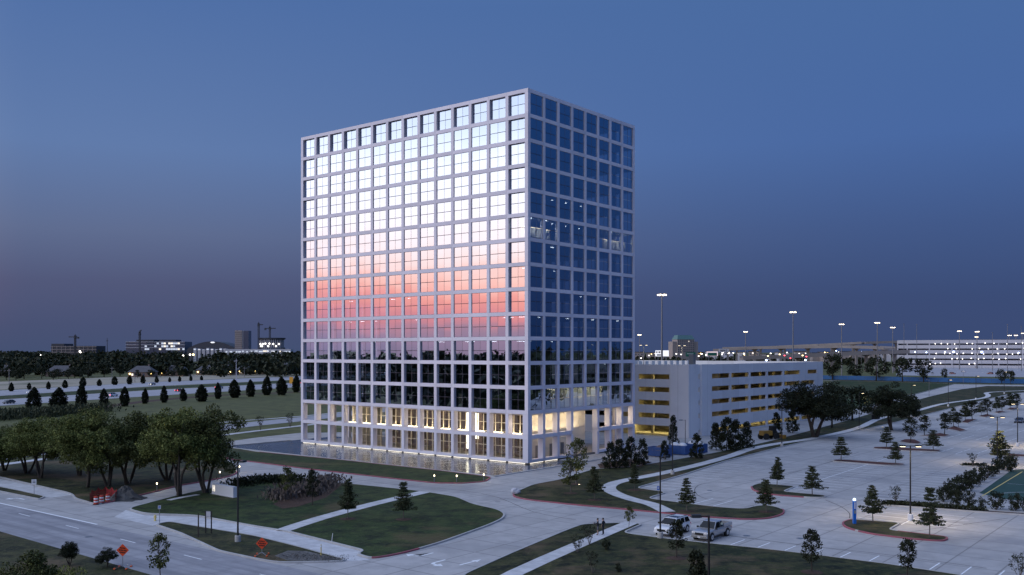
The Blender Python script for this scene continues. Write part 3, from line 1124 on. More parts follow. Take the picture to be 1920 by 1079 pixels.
# right wall, joints between stone panels
RWY = 3.1
wall_panels = []
nx, nz = 9, 5
x0_, x1_ = LWX + .2, yk(5) - .2
for a in range(nx):
    for c in range(nz):
        w_, h_ = (x1_ - x0_) / nx, (ztop - zb) / nz
        wall_panels.append((x0_ + a * w_ + .012, x0_ + (a + 1) * w_ - .012, RWY, RWY + .25, zb + c * h_ + .012, zb + (c + 1) * h_ - .012))
emit_boxes('wall_panel', wall_panels, 'cream_wall', 'x')
MB().box(x1_ + .02, x1_ + .3, RWY, LY - 14, zb, ztop).build('passage_wall', 'cream_wall', tower)
for xd in (6.2, 10.4, 13.8):
    dr_ = MB().box(xd, xd + 1.0, RWY - .06, RWY + .05, zb, zb + 2.25).build('door', 'grey_metal', tower)
    MB().box(xd + .85, xd + .89, RWY - .12, RWY - .07, zb + 1.0, zb + 1.2).build('handle', 'silver_metal', dr_)
emit_boxes('downlight', [(x_, x_ + .22, y_, y_ + .22, ztop - .04, ztop - .012) for x_ in (yk(0) + 2, yk(1) + 2, yk(2) + 2, yk(3) + 2, yk(4) + 2, yk(5) + 2, yk(6) + 2, yk(7) + 2) for y_ in (1.9, 2.5)], 'warm_lamp', 'x')
emit_boxes('downlight', [(2.2, 2.45, yk(k) + 2, yk(k) + 2.25, ztop - .04, ztop - .012) for k in range(NL)], 'warm_lamp', 'x')
emit_boxes('base_light', [(-.02, .10, yk(k) + .3, yk(k + 1) - .3, -.10 + .2, -.03 + .2) for k in range(NL)] + [(yk(j) + .3, yk(j + 1) - .3, -.02, .10, .10, .17) for j in range(2)], 'base_strip', 'x')


def area(name, loc, rot, sx, sy, power, c, parent=tower):
    L = bpy.data.lights.new(name, 'AREA')
    L.shape = 'RECTANGLE'
    L.size, L.size_y = sx, sy
    L.energy = power
    L.color = c
    o = bpy.data.objects.new(name, L)
    col.objects.link(o)
    o.parent = parent
    o.location = loc
    o.rotation_euler = rot
    return o


WARM = (1, .80, .50)
area('colonnade_uplight', (LWX - .4, (LY0 + LY1) / 2, 4.8), (PI, 0, 0), .25, LY1 - LY0, 900, WARM)
area('colonnade_downlight', (2.3, LY / 2, ztop - .05), (0, 0, 0), .3, LY - 3, 300, WARM)
area('wall_uplight', (yk(2) + 1.0, 2.3, 5.0), (PI, 0, 0), yk(5) - 2.5, .2, 330, WARM)
area('wall_downlight', (yk(2) + 1.0, 2.3, ztop - .05), (0, 0, 0), yk(5) - 2, .2, 200, WARM)
area('passage_light', (yk(6) + 2, 2.0, ztop - .05), (0, 0, 0), 12, .4, 160, WARM)
area('passage_uplight', (yk(6) + 2.2, 1.6, 5.0), (PI, 0, 0), 12, .2, 160, WARM)
area('lobby_light', (7.5, 26, ztop - .1), (0, 0, 0), 3, 44, 110, (1, .84, .62))
area('end_uplight', (2.0, yk(12) + 1.5, 5.0), (PI, 0, 0), .2, 7, 130, WARM)

# ---- lights and lit rooms seen through the glass
strip = [(2.4, 2.52, yk(4) + 1.95, yk(4) + 2.2, zi(i) + .35, zi(i + 1) - .9) for i in range(2, 7)]
emit_boxes('stair_light', strip, 'strip_lamp', 'x')
lampL = []
for (k, i, f, wd) in ((3, 4, .15, 2.2), (6, 5, .6, 1.3), (9, 5, .2, 1.5), (0, 4, .1, 3), (2, 4, .3, 2.0), (5, 4, .3, 2.4), (0, 5, .2, 2.4), (1, 5, .2, 2.2), (6, 6, .5, .8), (11, 6, .3, .8), (8, 6, .5, 1.0), (10, 5, .3, 1.0), (11, 5, .5, .4), (7, 6, .2, .5), (9, 4, .4, 1.2), (0, 7, .3, 1.5)):
    y_ = yk(k) + .4 + f * 2
    lampL.append((2.0 + (k % 3) * .7, 2.2 + (k % 3) * .7, y_, min(y_ + wd, yk(k + 1) - .2), zi(i + 1) - .52, zi(i + 1) - .44))
emit_boxes('ceiling_light', lampL, 'ceiling_lamp', 'x')
lampR = []
for (j, i, f) in ((2, 10, .1), (2, 10, .6), (3, 10, .1), (4, 10, .3), (2, 9, .1), (2, 9, .6), (3, 9, .1), (3, 9, .6), (4, 9, .1), (2, 8, .0), (2, 7, .3), (4, 6, .3), (5, 5, .1), (1, 5, .2), (3, 5, .2), (5, 4, .6), (0, 4, .1), (2, 4, .1), (6, 6, .3), (3, 3, .4), (6, 3, .2), (7, 5, .2)):
    x_ = yk(j) + .5 + f * 3
    lampR.append((x_, x_ + (.9 if (i, j) in ((8, 2), (5, 5)) or i == 5 else .22), 2.0, 2.22, zi(i + 1) - .52, zi(i + 1) - .44))
emit_boxes('ceiling_light', lampR, 'ceiling_lamp', 'x')
# rooms with the lights on along the right face
for (j, i, en) in ((0, 9, 300), (1, 9, 320), (6, 9, 240), (7, 9, 200), (3, 2, 150), (4, 2, 220), (5, 2, 220), (2, 2, 70)):
    MB().box(yk(j) + .1, yk(j + 1) - .1, 1.9, 2.0, zi(i) + .26, zi(i + 1) - (1.7 if i == 9 else .5)).build('office_partition', 'cream_wall', tower)
    area('office_light', (yk(j) + 2.1, .72, zi(i + 1) - .55), (.75, 0, 0), 3.2, .5, en * (.55 if i == 9 else .45), (1, .92, .74) if i == 9 else (1, .84, .52))
    MB().box(yk(j) + .6, yk(j) + 1.9, .9, 1.2, zi(i + 1) - .42, zi(i + 1) - .36).build('ceiling_light', 'ceiling_lamp', tower)
for (j, i) in ((4, 2), (4, 2), (5, 2), (3, 2)):
    pass
for n_, (k, i) in enumerate(((6, 4), (6, 3), (7, 4), (7, 3), (8, 2), (4, 2))):
    MB().box(4.5, 4.7, yk(k) + .6 + n_ * .2, yk(k) + 1.5 + n_ * .2, zi(i) + .3, zi(i) + 2.6).build('doorway_glow_slab', 'cream_wall', tower)  # unlit cream slabs, their pale colour standing in for doorway light

# ------------------------------------------------------------------ reflecting pool
pool = thing('reflecting_pool', 'shallow rippled reflecting pool wrapped around the base of the white tower', 'pool', C0, ANG)
ou, ov, oe = -15.4, -5.3, 66.5
MB().quad((ou, oe, .03), (ou, ov, .03), (14.5, ov, .03), (14.5, oe, .03)).build('water', 'pool_water', pool)
for nm, b in (('pool_edge', (ou - .45, ou, ov - .45, oe + .45, -.05, .14)), ('pool_edge', (ou + .003, 14.5, ov - .45, ov, -.05, .14)), ('pool_edge', (ou + .003, 2, oe, oe + .45, -.05, .14))):
    MB().box(*b).build(nm, 'kerb', pool)
MB().box(8.2, 16, -5.7, -.6, -.05, .16).build('bridge_slab', 'kerb', pool)

# ------------------------------------------------------------------ parking garage beside the tower
GC = P(1290, 821.5)
GH = 16.3
gar = thing('parking_garage', 'white precast multi-level parking garage with yellow-lit slots beside the glass tower', 'building', GC, ANG)
GLX, GLY, GT = 82.0, 62.0, .35           # along the right face, along the left face, wall thickness
ZL = [0.05, 3.0, 5.95, 8.95, 11.9]       # deck levels
SILL, SLOT = 1.25, 1.1                  # parapet above a deck, clear slot above that


def wall_with_slots(pref, length, holes, axis, depth0, z1):
    """Wall as real pieces round the slots: full-height bands between levels plus posts. holes: rows of (z0,z1,[(a,b),...])."""
    z = 0.0
    def put(name, a, b, za, zb_):
        if axis == 'x':
            MB().box(a, b, depth0, depth0 + GT, za, zb_).build(name, 'garage_wall', gar)
        else:
            MB().box(depth0, depth0 + GT, a, b, za, zb_).build(name, 'garage_wall', gar)
    for (h0, h1, spans) in holes:
        if h0 > z + .01:
            put('wall_band', 0, length, z, h0)
        a = 0.0
        for (s0, s1) in spans:
            if s0 - a > .01:
                put('wall_post', a, s0, h0, h1)
            a = s1
        if length - a > .01:
            put('wall_post', a, length, h0, h1)
        z = h1
    put('wall_band', 0, length, z, z1)


def gx(px):      # photo column -> distance along the garage's right face
    k = (px - 960) / F
    return (k * GC.y - GC.x) / (DR.x - k * DR.y)


def gy(px):      # photo column -> distance along its left face
    k = (px - 960) / F
    return (k * GC.y - GC.x) / (DL.x - k * DL.y)


cols_ = [(gx(a), gx(b)) for a, b in ((1308.5, 1312), (1335, 1368.5), (1371.5, 1404.5), (1407.5, 1437), (1440, 1467.5), (1470.5, 1500))]
rows = []
for n_, dz in enumerate(ZL):
    sp = list(cols_)
    if n_ == 4:
        sp.append((gx(1514.5), gx(1532)))
    if n_ < 4:
        sp.append((gx(1503), gx(1527)))
    z_0 = dz + SILL if n_ else .3
    rows.append((z_0 - (.15 if n_ else 0), z_0 - (.15 if n_ else 0) + SLOT, sp))
wall_with_slots('r', GLX, rows, 'x', 0, GH)
lrows = []
gl0, gl1 = gy(1255), gy(1197)
for n_, dz in enumerate(ZL):
    lrows.append((.02, 2.4, [(gl0, gl1 + 12)]) if n_ == 0 else (dz + SILL - .15, dz + SILL - .15 + SLOT, [(gl0, gl1), (gl1 + 1.5, gl1 + 16)]))
# left face set just clear of the right one
gar_l = GT + .003


def put_left():
    z = 0.0
    for (h0, h1, spans) in lrows:
        if h0 > z + .01:
            MB().box(0, GT, gar_l, GLY, z, h0).build('wall_band', 'garage_wall', gar)
        a = gar_l
        for (s0, s1) in spans:
            MB().box(0, GT, a, s0, h0, h1).build('wall_post', 'garage_wall', gar)
            a = s1
        MB().box(0, GT, a, GLY, h0, h1).build('wall_post', 'garage_wall', gar)
        z = h1
    MB().box(0, GT, gar_l, GLY, z, GH).build('wall_band', 'garage_wall', gar)


put_left()
# projecting stair block at the corner
MB().box(-.6, gx(1306), -.5, -.003, 0, GH + .1).build('corner_fin', 'garage_wall', gar)
MB().box(-.6, -.003, 0, gl0 - .6, 0, GH + .06).build('corner_fin', 'garage_wall', gar)
MB().box(gx(1313), gx(1331), -.35, -.003, 0, GH + .05).build('corner_fin', 'garage_wall', gar)
for n_, dz in enumerate(ZL + [15.1]):
    MB().box(GT + .02, GLX - .1, GT + .02, GLY - .1, dz - .35, dz).build('deck', 'garage_inside', gar)
MB().box(GT, GLX, GLY - .3, GLY, 0, GH).build('far_parapet', 'garage_wall', gar)
MB().box(GLX - .3, GLX, GT, GLY - .3, 0, GH).build('far_parapet', 'garage_wall', gar)
MB().box(GT + 1, GLX - 1, 18.0, 18.3, 0, 15).build('ramp_wall', 'garage_inside', gar)
MB().box(17, 17.3, 1, 18, 0, 15).build('ramp_wall', 'garage_inside', gar)
gcol = MB().box(-.3, .3, -.3, .3, 0, 14.9).mesh('column', 'garage_inside')
for a in range(9):
    for b_ in range(2):
        link('column', gcol, gar, (6 + a * 8.6, 4.5 + b_ * 8, 0))
bm = MB().box(-.25, .25, .5, 17.5, -.75, -.36).mesh('beam', 'garage_inside')
for dz in ZL[1:] + [15.1]:
    for a in range(18):
        link('beam', bm, gar, (2.5 + a * 4.5, 0, dz))
AMB = (1, .80, .32)
for n_, dz in enumerate(ZL):
    hh_ = dz + 2.05
    area('deck_light', (42, 6, hh_), (0, 0, 0), 74, .5, 560, AMB, gar)
    area('deck_light', (7, 11, hh_), (0, 0, 0), .5, 18, 400, AMB, gar)
    lm = MB().box(-.6, .6, -.1, .1, -.06, 0).mesh('tube_light', 'amber_lamp')
    for a in range(6):
        link('tube_light', lm, gar, (6 + a * 12, 8.0, hh_ + .1))
# things along the roof edge, pale panels on the far parapet
for k in range(13):
    MB().box(9 + k * 3.3, 10.6 + k * 3.3, GLY * .42, GLY * .42 + .3, 15.1, 16.75).build('roof_panel', 'garage_wall', gar)
MB().box(GT + 1, GLX - 14, GLY - .9, GLY - .5, 15.1, 17.3).build('roof_screen', 'lamplit_tan', gar)
MB().box(12, 13.2, 5, 6.2, 15.1, 18.6).build('roof_vent', 'grey_metal', gar)


# ------------------------------------------------------------------ trees
def limb(mb, a, b, r0, r1, bend=.12, seg=4, n=6, rng=R):
    a, b = Vector(a), Vector(b)
    L = (b - a).length
    off = Vector((rng.uniform(-1, 1), rng.uniform(-1, 1), rng.uniform(-.3, .6))) * L * bend
    pts = [a.lerp(b, t / seg) + off * math.sin(PI * t / seg) for t in range(seg + 1)]
    mb.tube(pts, [r0 + (r1 - r0) * t / seg for t in range(seg + 1)], n, caps=False)
    return pts


def clumps_to_mesh(name, centers, sig, per, leaf, mat_, flat=.0, out_from=None, seed=1):
    rng = np.random.default_rng(seed)
    C = np.asarray(centers, float)
    per_ = per if np.ndim(per) else np.full(len(C), per)
    idx = np.repeat(np.arange(len(C)), per_)
    s = np.asarray(sig, float)
    if s.ndim == 1 and len(s) == 3:
        s = np.tile(s, (len(C), 1))
    n = rng.normal(size=(len(idx), 3))
    n /= np.linalg.norm(n, axis=1, keepdims=True)
    r = rng.uniform(.25, 1, (len(idx), 1)) ** .5
    pos = C[idx] + n * r * s[idx] * 1.25
    V, Q = leaves(pos, leaf, out=n * .4, flat=flat, rng=rng)
    return npmesh(name, V, Q, mat_)


def ellipsoid_pts(n, c, r, rng, lo=.55, zmin=-1):
    out = []
    while len(out) < n:
        v = Vector((rng.gauss(0, 1), rng.gauss(0, 1), rng.gauss(0, 1))).normalized()
        if v.z < zmin:
            continue
        k = rng.uniform(lo, 1) ** .7
        out.append((c[0] + v.x * r[0] * k, c[1] + v.y * r[1] * k, c[2] + v.z * r[2] * k))
    return out


def make_tree(kind, seed, name, label, cat, h):
    """Prototype at the origin. Returns the Empty; parts trunk and crown."""
    rng = random.Random(seed)
    t = thing(name, label, cat)
    tr = MB()
    if kind in ('oak', 'darkoak'):                # spreading, several stems, crown of uneven lobes
        cs, tops = [], []
        flat_ = .80 if kind == 'darkoak' else 1.0
        nl = rng.choice((7, 8, 9))
        lobes = []
        for k in range(nl):
            a = 2 * PI * k / nl + rng.uniform(-.5, .5)
            rr = h * rng.uniform(.18, .34) if k else 0
            lobes.append((math.cos(a) * rr, math.sin(a) * rr, h * (rng.uniform(.36, .72) if k else .76), h * rng.uniform(.19, .28)))
        lobes.append((0, 0, h * .54, h * .31))
        for (lx, ly, lz, lr) in lobes:
            cs += ellipsoid_pts(15, (lx, ly, lz), (lr * 1.1, lr * 1.1, lr * .85 * flat_), rng, .45, -.9)
        stems = rng.choice((2, 3, 4))
        for k in range(stems):
            a = 2 * PI * k / stems + rng.uniform(-.4, .4)
            top = Vector((math.cos(a) * h * .15, math.sin(a) * h * .15, h * .42))
            pts = limb(tr, (math.cos(a) * .16, math.sin(a) * .16, -.1), top, h * (.028 if kind == 'darkoak' else .019), h * .011, .14, rng=rng)
            tops.append(pts[-1])
            tops.append(pts[2])
        for (lx, ly, lz, lr) in lobes:
            s_ = min(tops, key=lambda q: (q - Vector((lx, ly, lz))).length)
            pts = limb(tr, s_, Vector((lx, ly, lz)), h * .011, h * .004, .12, 4, 5, rng)
            tops.append(pts[3])
        for c in cs:
            if rng.random() < .6:
                s_ = min(tops, key=lambda q: (q - Vector(c)).length)
                limb(tr, s_, Vector(c), h * .005, h * .001, .12, 3, 3, rng)
        mt_ = 'leaf_dark' if kind == 'darkoak' else ('leaf_oak', 'leaf_shade', 'leaf_oak', 'leaf_pale', 'leaf_shade', 'leaf_oak')[(seed // 17) % 6]
        me = clumps_to_mesh('crown', cs, (h * .075, h * .075, h * .055), np.array([rng.randint(110, 230) for _ in cs]), h * .0125, mt_, seed=seed)
    elif kind == 'pyramid':          # young bald cypress in tiers
        limb(tr, (0, 0, -.05), (0, 0, h * .97), h * .016, .012, .008, 5, 6, rng)
        cs, per = [], []
        z = h * .26
        while z < h * .98:
            f = (1 - (z - h * .26) / (h * .74))
            rad = h * .34 * (f ** .75) * rng.uniform(.6, 1.15) + .10
            nb = max(3, int(4 + 4 * f))
            a0 = rng.uniform(0, 6)
            for k in range(nb):
                a = a0 + 2 * PI * k / nb + rng.uniform(-.35, .35)
                L_ = rad * rng.uniform(.6, 1.15)
                tip = Vector((math.cos(a) * L_, math.sin(a) * L_, z + rng.uniform(.0, .10) * h * .4))
                tr.tube([(0, 0, z), tip], [.025, .008], 3, caps=False)
                for q in (.4, .7, .95):
                    cs.append(tuple(Vector((0, 0, z)).lerp(tip, q)))
                    per.append(int(16 + 14 * f))
            z += h * rng.uniform(.05, .085)
        me = clumps_to_mesh('crown', cs, (h * .048, h * .048, h * .022), np.array(per), h * .020, 'leaf_cypress', flat=.5, seed=seed)
    elif kind == 'arbor':            # dense clipped column by the highway
        tr.tube([(0, 0, -.1), (0, 0, h * .5)], [h * .03, h * .01], 5)
        cs = []
        for k in range(460):
            u = rng.uniform(0.02, 1)
            rad = h * .26 * (math.sin(PI * min(1, (u * .78 + .22))) ** .75) * (1 if u > .1 else .8)
            a = rng.uniform(0, 2 * PI)
            k_ = rng.uniform(.45, 1)
            cs.append((math.cos(a) * rad * k_, math.sin(a) * rad * k_, u * h * .97))
        me = clumps_to_mesh('crown', cs, (h * .032, h * .032, h * .04), 26, h * .021, 'leaf_arbor', seed=seed)
    elif kind == 'round':            # small dark evergreen on a short trunk
        limb(tr, (0, 0, -.05), (rng.uniform(-.1, .1), 0, h * .75), h * .020, .02, .03, 4, 6, rng)
        cs = []
        for k in range(70):
            u = rng.uniform(0, 1)
            rad = h * .27 * (math.sin(PI * (.12 + .80 * u)) ** .7)
            a = rng.uniform(0, 2 * PI)
            k_ = rng.uniform(.35, 1.05)
            cs.append((math.cos(a) * rad * k_, math.sin(a) * rad * k_, h * (.27 + .70 * u)))
            if rng.random() < .5:
                tr.tube([(0, 0, h * (.27 + .5 * u)), cs[-1]], [.03, .008], 3, caps=False)
        me = clumps_to_mesh('crown', cs, (h * .06, h * .06, h * .05), 22, h * .026, 'leaf_dark', seed=seed)
    elif kind == 'magnolia':         # broad to the ground, glossy dark
        limb(tr, (0, 0, -.05), (0, 0, h * .9), h * .02, .02, .02, 4, 5, rng)
        cs = []
        for k in range(110):
            u = rng.uniform(0, 1)
            rad = h * .30 * (1 - .75 * u ** 1.6) * rng.uniform(.5, 1.1)
            a = rng.uniform(0, 2 * PI)
            cs.append((math.cos(a) * rad, math.sin(a) * rad, h * (.05 + .93 * u)))
        me = clumps_to_mesh('crown', cs, (h * .05, h * .05, h * .05), 22, h * .028, 'leaf_dark', seed=seed)
    elif kind == 'shrub':
        cs = ellipsoid_pts(36, (0, 0, h * .5), (h * .50, h * .50, h * .48), rng, .3)
        for c in cs[:9]:
            tr.tube([(0, 0, -.05), c], [.03, .008], 4, caps=False)
        me = clumps_to_mesh('crown', cs, (h * .11, h * .11, h * .10), 30, h * .045, 'leaf_dark', seed=seed)
    elif kind == 'vase':             # crape myrtle: open stems, few leaves
        cs = []
        for k in range(6):
            a = 2 * PI * k / 6 + rng.uniform(-.3, .3)
            tip = (math.cos(a) * h * rng.uniform(.16, .34), math.sin(a) * h * rng.uniform(.16, .34), h * rng.uniform(.72, 1))
            pts = limb(tr, (0, 0, -.05), tip, h * .014, .008, .08, 4, 4, rng)
            cs += [tuple(pts[3]), tuple(pts[4]), tuple(pts[2])]
        for k in range(10):
            cs.append((rng.gauss(0, h * .15), rng.gauss(0, h * .15), h * rng.uniform(.5, .95)))
        me = clumps_to_mesh('crown', cs, (h * .08, h * .08, h * .07), 16, h * .032, 'leaf_dark', seed=seed)
    elif kind == 'small':            # young broad-leaf with an uneven crown
        limb(tr, (0, 0, -.05), (0, 0, h * .8), h * .018, .015, .03, 4, 6, rng)
        cs = []
        for k in range(34):
            u = rng.uniform(0, 1)
            rad = h * .30 * (math.sin(PI * (.1 + .85 * u)) ** .8)
            a = rng.uniform(0, 2 * PI)
            cs.append((math.cos(a) * rad * rng.uniform(.3, 1.1), math.sin(a) * rad * rng.uniform(.3, 1.1), h * (.32 + .66 * u)))
            tr.tube([(0, 0, h * (.25 + .5 * u)), cs[-1]], [.025, .008], 3, caps=False)
        me = clumps_to_mesh('crown', cs, (h * .075, h * .075, h * .055), 30, h * .028, 'leaf_shade', seed=seed)
    else:                            # 'wood': far tree, rounded
        tr.tube([(0, 0, -.1), (0, 0, h * .6)], [h * .03, h * .012], 5)
        cs = ellipsoid_pts(46, (0, 0, h * .58), (h * .46, h * .46, h * .40), rng, .45)
        me = clumps_to_mesh('crown', cs, (h * .11, h * .11, h * .09), 20, h * .045, 'leaf_wood', seed=seed)
    tr.build('trunk', 'pale_bark' if kind in ('pyramid', 'vase', 'small') else 'bark', t, smooth=True)
    link('crown', me, t)
    return t


PROTO = {}
HREF = {'oak': 10.0, 'darkoak': 12.0, 'pyramid': 5.0, 'arbor': 6.0, 'round': 4.5, 'magnolia': 6.0, 'shrub': 1.8, 'vase': 2.5, 'small': 4.0, 'wood': 12.0}
NVAR = {'oak': 6, 'darkoak': 2, 'pyramid': 8, 'arbor': 3, 'round': 3, 'magnolia': 3, 'shrub': 3, 'vase': 3, 'small': 3, 'wood': 4}
used_proto = {}


def tree(kind, p, h, name, label, cat='tree', group=None, wide=1.0, var=None):
    n = used_proto.get(kind, 0)
    used_proto[kind] = n + 1
    var = (n if var is None else var) % NVAR[kind]
    s = h / HREF[kind]
    sc = (s * wide, s * wide, s)
    rz = R.uniform(0, 6.28)
    lean = (R.gauss(0, .025), R.gauss(0, .025))
    wv = R.uniform(.88, 1.14)
    sc = (sc[0] * wv, sc[1] * wv, sc[2])
    p = Vector((p[0], p[1], p[2] if len(p) > 2 else 0))
    if (kind, var) not in PROTO:
        t = make_tree(kind, 100 + 17 * var + hash_kind(kind), name, label, cat, HREF[kind])
        PROTO[(kind, var)] = t
        t.location, t.rotation_euler, t.scale = p, (lean[0], lean[1], rz), sc
    else:
        t = dup(PROTO[(kind, var)], None, p, rz, sc, label)
        t.rotation_euler = (lean[0], lean[1], rz)
        t.name = name
        t['category'] = cat
        if 'group' in t:
            del t['group']
    if group:
        t['group'] = group
    return t


def hash_kind(k):
    return sum(ord(c) * (i + 3) for i, c in enumerate(k)) % 97


def th(x, y, top):
    """Tree height from its base and top rows."""
    p = P(x, y)
    return (y - top) * p.y / F


# grove of live oaks on the left lawn
grove = [(50, 889, 792, 1.05), (76, 898, 782, .95), (149, 893, 778, .85), (165, 915, 768, .8), (203, 914, 774, .85), (240, 909, 772, .95), (314, 902, 778, .9), (336, 931, 765, .86), (386, 926, 768, .80), (-30, 893, 800, 1.0), (8, 884, 800, .9)]
gl_ = ['leaning two-stemmed live oak at the left end of the grove', 'forked live oak second in the grove from the left sidewalk', 'dark live oak inside the grove behind the pale-trunked one', 'pale slim multi-stemmed oak at the front of the grove', 'live oak rising behind the red plastic fence', 'live oak rising behind the grey dirt pile', 'shaded oak at the back of the grove near the white sign', 'tall broad live oak on the near side of the drive left of the white sign', 'tall live oak directly behind the white monument sign', 'live oak half cut off by the left edge of the picture', 'smaller oak at the far left back of the grove']
for k, (x, y, top, wd) in enumerate(grove):
    tree('oak', P(x, y), th(x, y, top) * 1.07, 'live_oak', gl_[k], group='oaks of the left grove', wide=wd * 1.16)
tree('darkoak', P(1528, 821), th(1528, 821, 706), 'live_oak', 'largest spreading oak in front of the parking garage wall', wide=1.22, var=0)
tree('darkoak', P(1672, 807), th(1672, 807, 712), 'live_oak', 'spreading oak lit from below beside the winding walk', wide=1.08, var=1)
for (x, y, top, lb) in ((1598, 789, 722, 'dark tree between the two spreading oaks near the service road'), (1705, 786, 738, 'small dark tree right of the uplit spreading oak'), (1560, 803, 735, 'dark tree just behind the largest spreading oak')):
    tree('wood', P(x, y), th(x, y, top), 'shade_tree', lb, var=2)
# entrance lawn
for k, (x, y, top, lb) in enumerate(((537, 938, 876, 'small tree at the left end of the ornamental grass bed'), (586, 948, 882, 'dense dark upright tree at the right end of the ornamental grass bed'), (652, 973, 899, 'young tree above the lawn path near its lower end'), (757, 974, 902, 'young tree with a spire top right of the lawn path'))):
    tree(('small', 'round', 'pyramid', 'pyramid')[k], P(x, y, .1), th(x, y, top), 'lawn_tree', lb, wide=(1, .85, .95, 1.0)[k])
# trees on the garage lawn and round the walk
for k, (kd, x, y, top, wd, lb) in enumerate((
        ('small', 1080, 908, 824, .9, 'taller tree lit by ground lamps near the tower entrance'), ('small', 1070, 925, 862, 1.0, 'dark leafy tree on the lawn corner in front of the lit tree'), ('pyramid', 1115, 938, 874, .9, 'thin sparse young tree left of the winding walk'),
        ('pyramid', 1190, 919, 869, .9, 'sparse young tree inside the bend of the winding walk'), ('small', 1179, 990, 950, .8, 'small thin tree beside the end of the front lawn path'), ('pyramid', 1288, 959, 898, 1.0, 'tiered young cypress on the red-kerbed lawn behind the white car'),
        ('pyramid', 1437, 960, 897, 1.0, 'tiered young cypress at the rounded tip of the red-kerbed lawn'), ('pyramid', 1457, 912, 857, 1.0, 'young cypress at the rounded end of the nearer grass island'), ('pyramid', 1523, 929, 874, 1.15, 'young cypress at the pointed end of the nearer grass island'),
        ('pyramid', 1637, 979, 911, 1.05, 'young cypress beside the blue emergency phone'), ('pyramid', 1743, 1008, 912, .85, 'tall open young cypress at the right end of the emergency phone island'),
        ('pyramid', 1577, 865, 819, 1.15, 'young cypress at the left end of the long mulch strip'), ('pyramid', 1679, 872, 828, 1.1, 'young cypress at the right end of the long mulch strip'), ('pyramid', 1662, 840, 801, 1.1, 'young cypress at the left end of the second mulch strip'),
        ('pyramid', 1750, 846, 805, 1.1, 'young cypress at the right end of the second mulch strip'), ('pyramid', 1873, 869, 808, 1.1, 'dense tiered cypress standing against a lit lamp post in the lot'),
        ('round', 1707, 830, 783, .9, 'dark tree on the mulch island behind the nearer lit lamp post'), ('round', 1733, 817, 779, 1.1, 'round-topped tree on the wide mulch island of the lot'), ('round', 1771, 815, 775, 1.1, 'bushy tree on the right half of the wide mulch island'))):
    tree(kd, P(x, y, .12), th(x, y, top), 'young_tree', lb, wide=wd)
for k, (x, y, top) in enumerate(((1788, 800, 764), (1797, 801, 774), (1810, 790, 756), (1823, 788, 751), (1840, 780, 754), (1852, 779, 749), (1869, 773, 744), (1879, 771, 744), (1894, 768, 736), (1905, 767, 738))):
    tree('round' if k % 2 else 'pyramid', P(x, y, .12), th(x, y, top), 'lot_tree', ordn(k) + ' from the near end of the paired trees on the far parking islands', group='paired trees on far parking islands', wide=1.15)
for k, (kd, x, y, top, wd, lb) in enumerate((
        ('round', 1268, 1047, 976, .95, 'dark round tree in front of the white car'), ('round', 1522, 1073, 994, .8, 'dark upright tree on the front lawn below the parking stalls'), ('round', 1700, 1082, 1011, 1.0, 'dark round tree at the lower right on the front lawn'), ('magnolia', 1308, 1150, 1036, .8, 'dark conical treetop cut off by the bottom edge beside the lamp post'),
        ('vase', 1083, 1037, 1003, 1.2, 'small bushy tree along the front lawn path nearest the bottom edge'), ('vase', 1105, 1022, 985, 1.2, 'small bushy tree just left of the two people'), ('shrub', 1136, 1032, 1009, .9, 'spiky little shrub right of the front lawn path'), ('vase', 1111, 1076, 1033, .9, 'thin shrub at the bottom edge below the lawn path'), ('shrub', 1160, 1074, 1055, .7, 'low dark shrub near the bottom edge'),
        ('vase', 1679, 947, 911, .9, 'bare thin crape myrtle on the hedge strip'), ('vase', 1824, 875, 850, .9, 'bare small tree on the far dark strip by the court'), ('shrub', 1895, 884, 856, .9, 'small dark tree at the top corner of the court'),
        ('darkoak', 130, 1060, 1012, 1.0, 'spreading small tree on the grass below the road, left one'), ('darkoak', 201, 1062, 1024, .95, 'small rounded tree left of the lower orange sign'), ('small', 301, 1092, 1002, .8, 'open-branched young tree cut off by the bottom edge beside the road'), ('vase', 1912, 1085, 1040, 1.1, 'bare twiggy shrub at the lower right corner'))):
    tree(kd, P(x, y, .05), th(x, y, top), 'small_tree' if kd != 'shrub' else 'shrub', lb, 'tree' if kd != 'shrub' else 'shrub', wide=wd)
# overhanging crowns at the lower left corner
tree('oak', (-31.5, 61, 0), 6.9, 'live_oak', 'broad treetop filling the lower left corner of the picture', wide=.95)
tree('oak', (-28.3, 60, 0), 6.0, 'live_oak', 'lower treetop next to the corner treetop at the bottom left', wide=.85)
# magnolias between tower and garage
for k, (x, y, top, lb) in enumerate(((1143, 880, 831, 'leftmost dark magnolia of the clump by the tower'), (1162, 878, 826, 'second dark magnolia of the clump by the tower'), (1183, 877, 822, 'third dark magnolia of the clump by the tower'), (1203, 873, 825, 'rightmost dark magnolia of the clump by the tower'),
                                     (1262, 846, 782, 'tall narrow dark evergreen in front of the garage corner'), (1247, 862, 828, 'dark bush in front of the blue waste containers'), (1307, 861, 815, 'small dark tree right of the blue waste containers'),
                                     (1343, 844, 795, 'left dark evergreen of the dense clump at the garage wall'), (1362, 846, 786, 'tallest dark evergreen of the dense clump at the garage wall'), (1380, 845, 789, 'third dark evergreen of the dense clump at the garage wall'), (1400, 841, 793, 'right dark evergreen of the dense clump at the garage wall'),
                                     (1456, 818, 776, 'dark tree behind the yellow machine by the garage'), (1486, 812, 770, 'dark tree right of the yellow machine by the garage'))):
    tree('magnolia', P(x, y), th(x, y, top) * 1.03, 'magnolia', lb, group='evergreens by the garage', wide=.95 if k not in (4,) else .6)
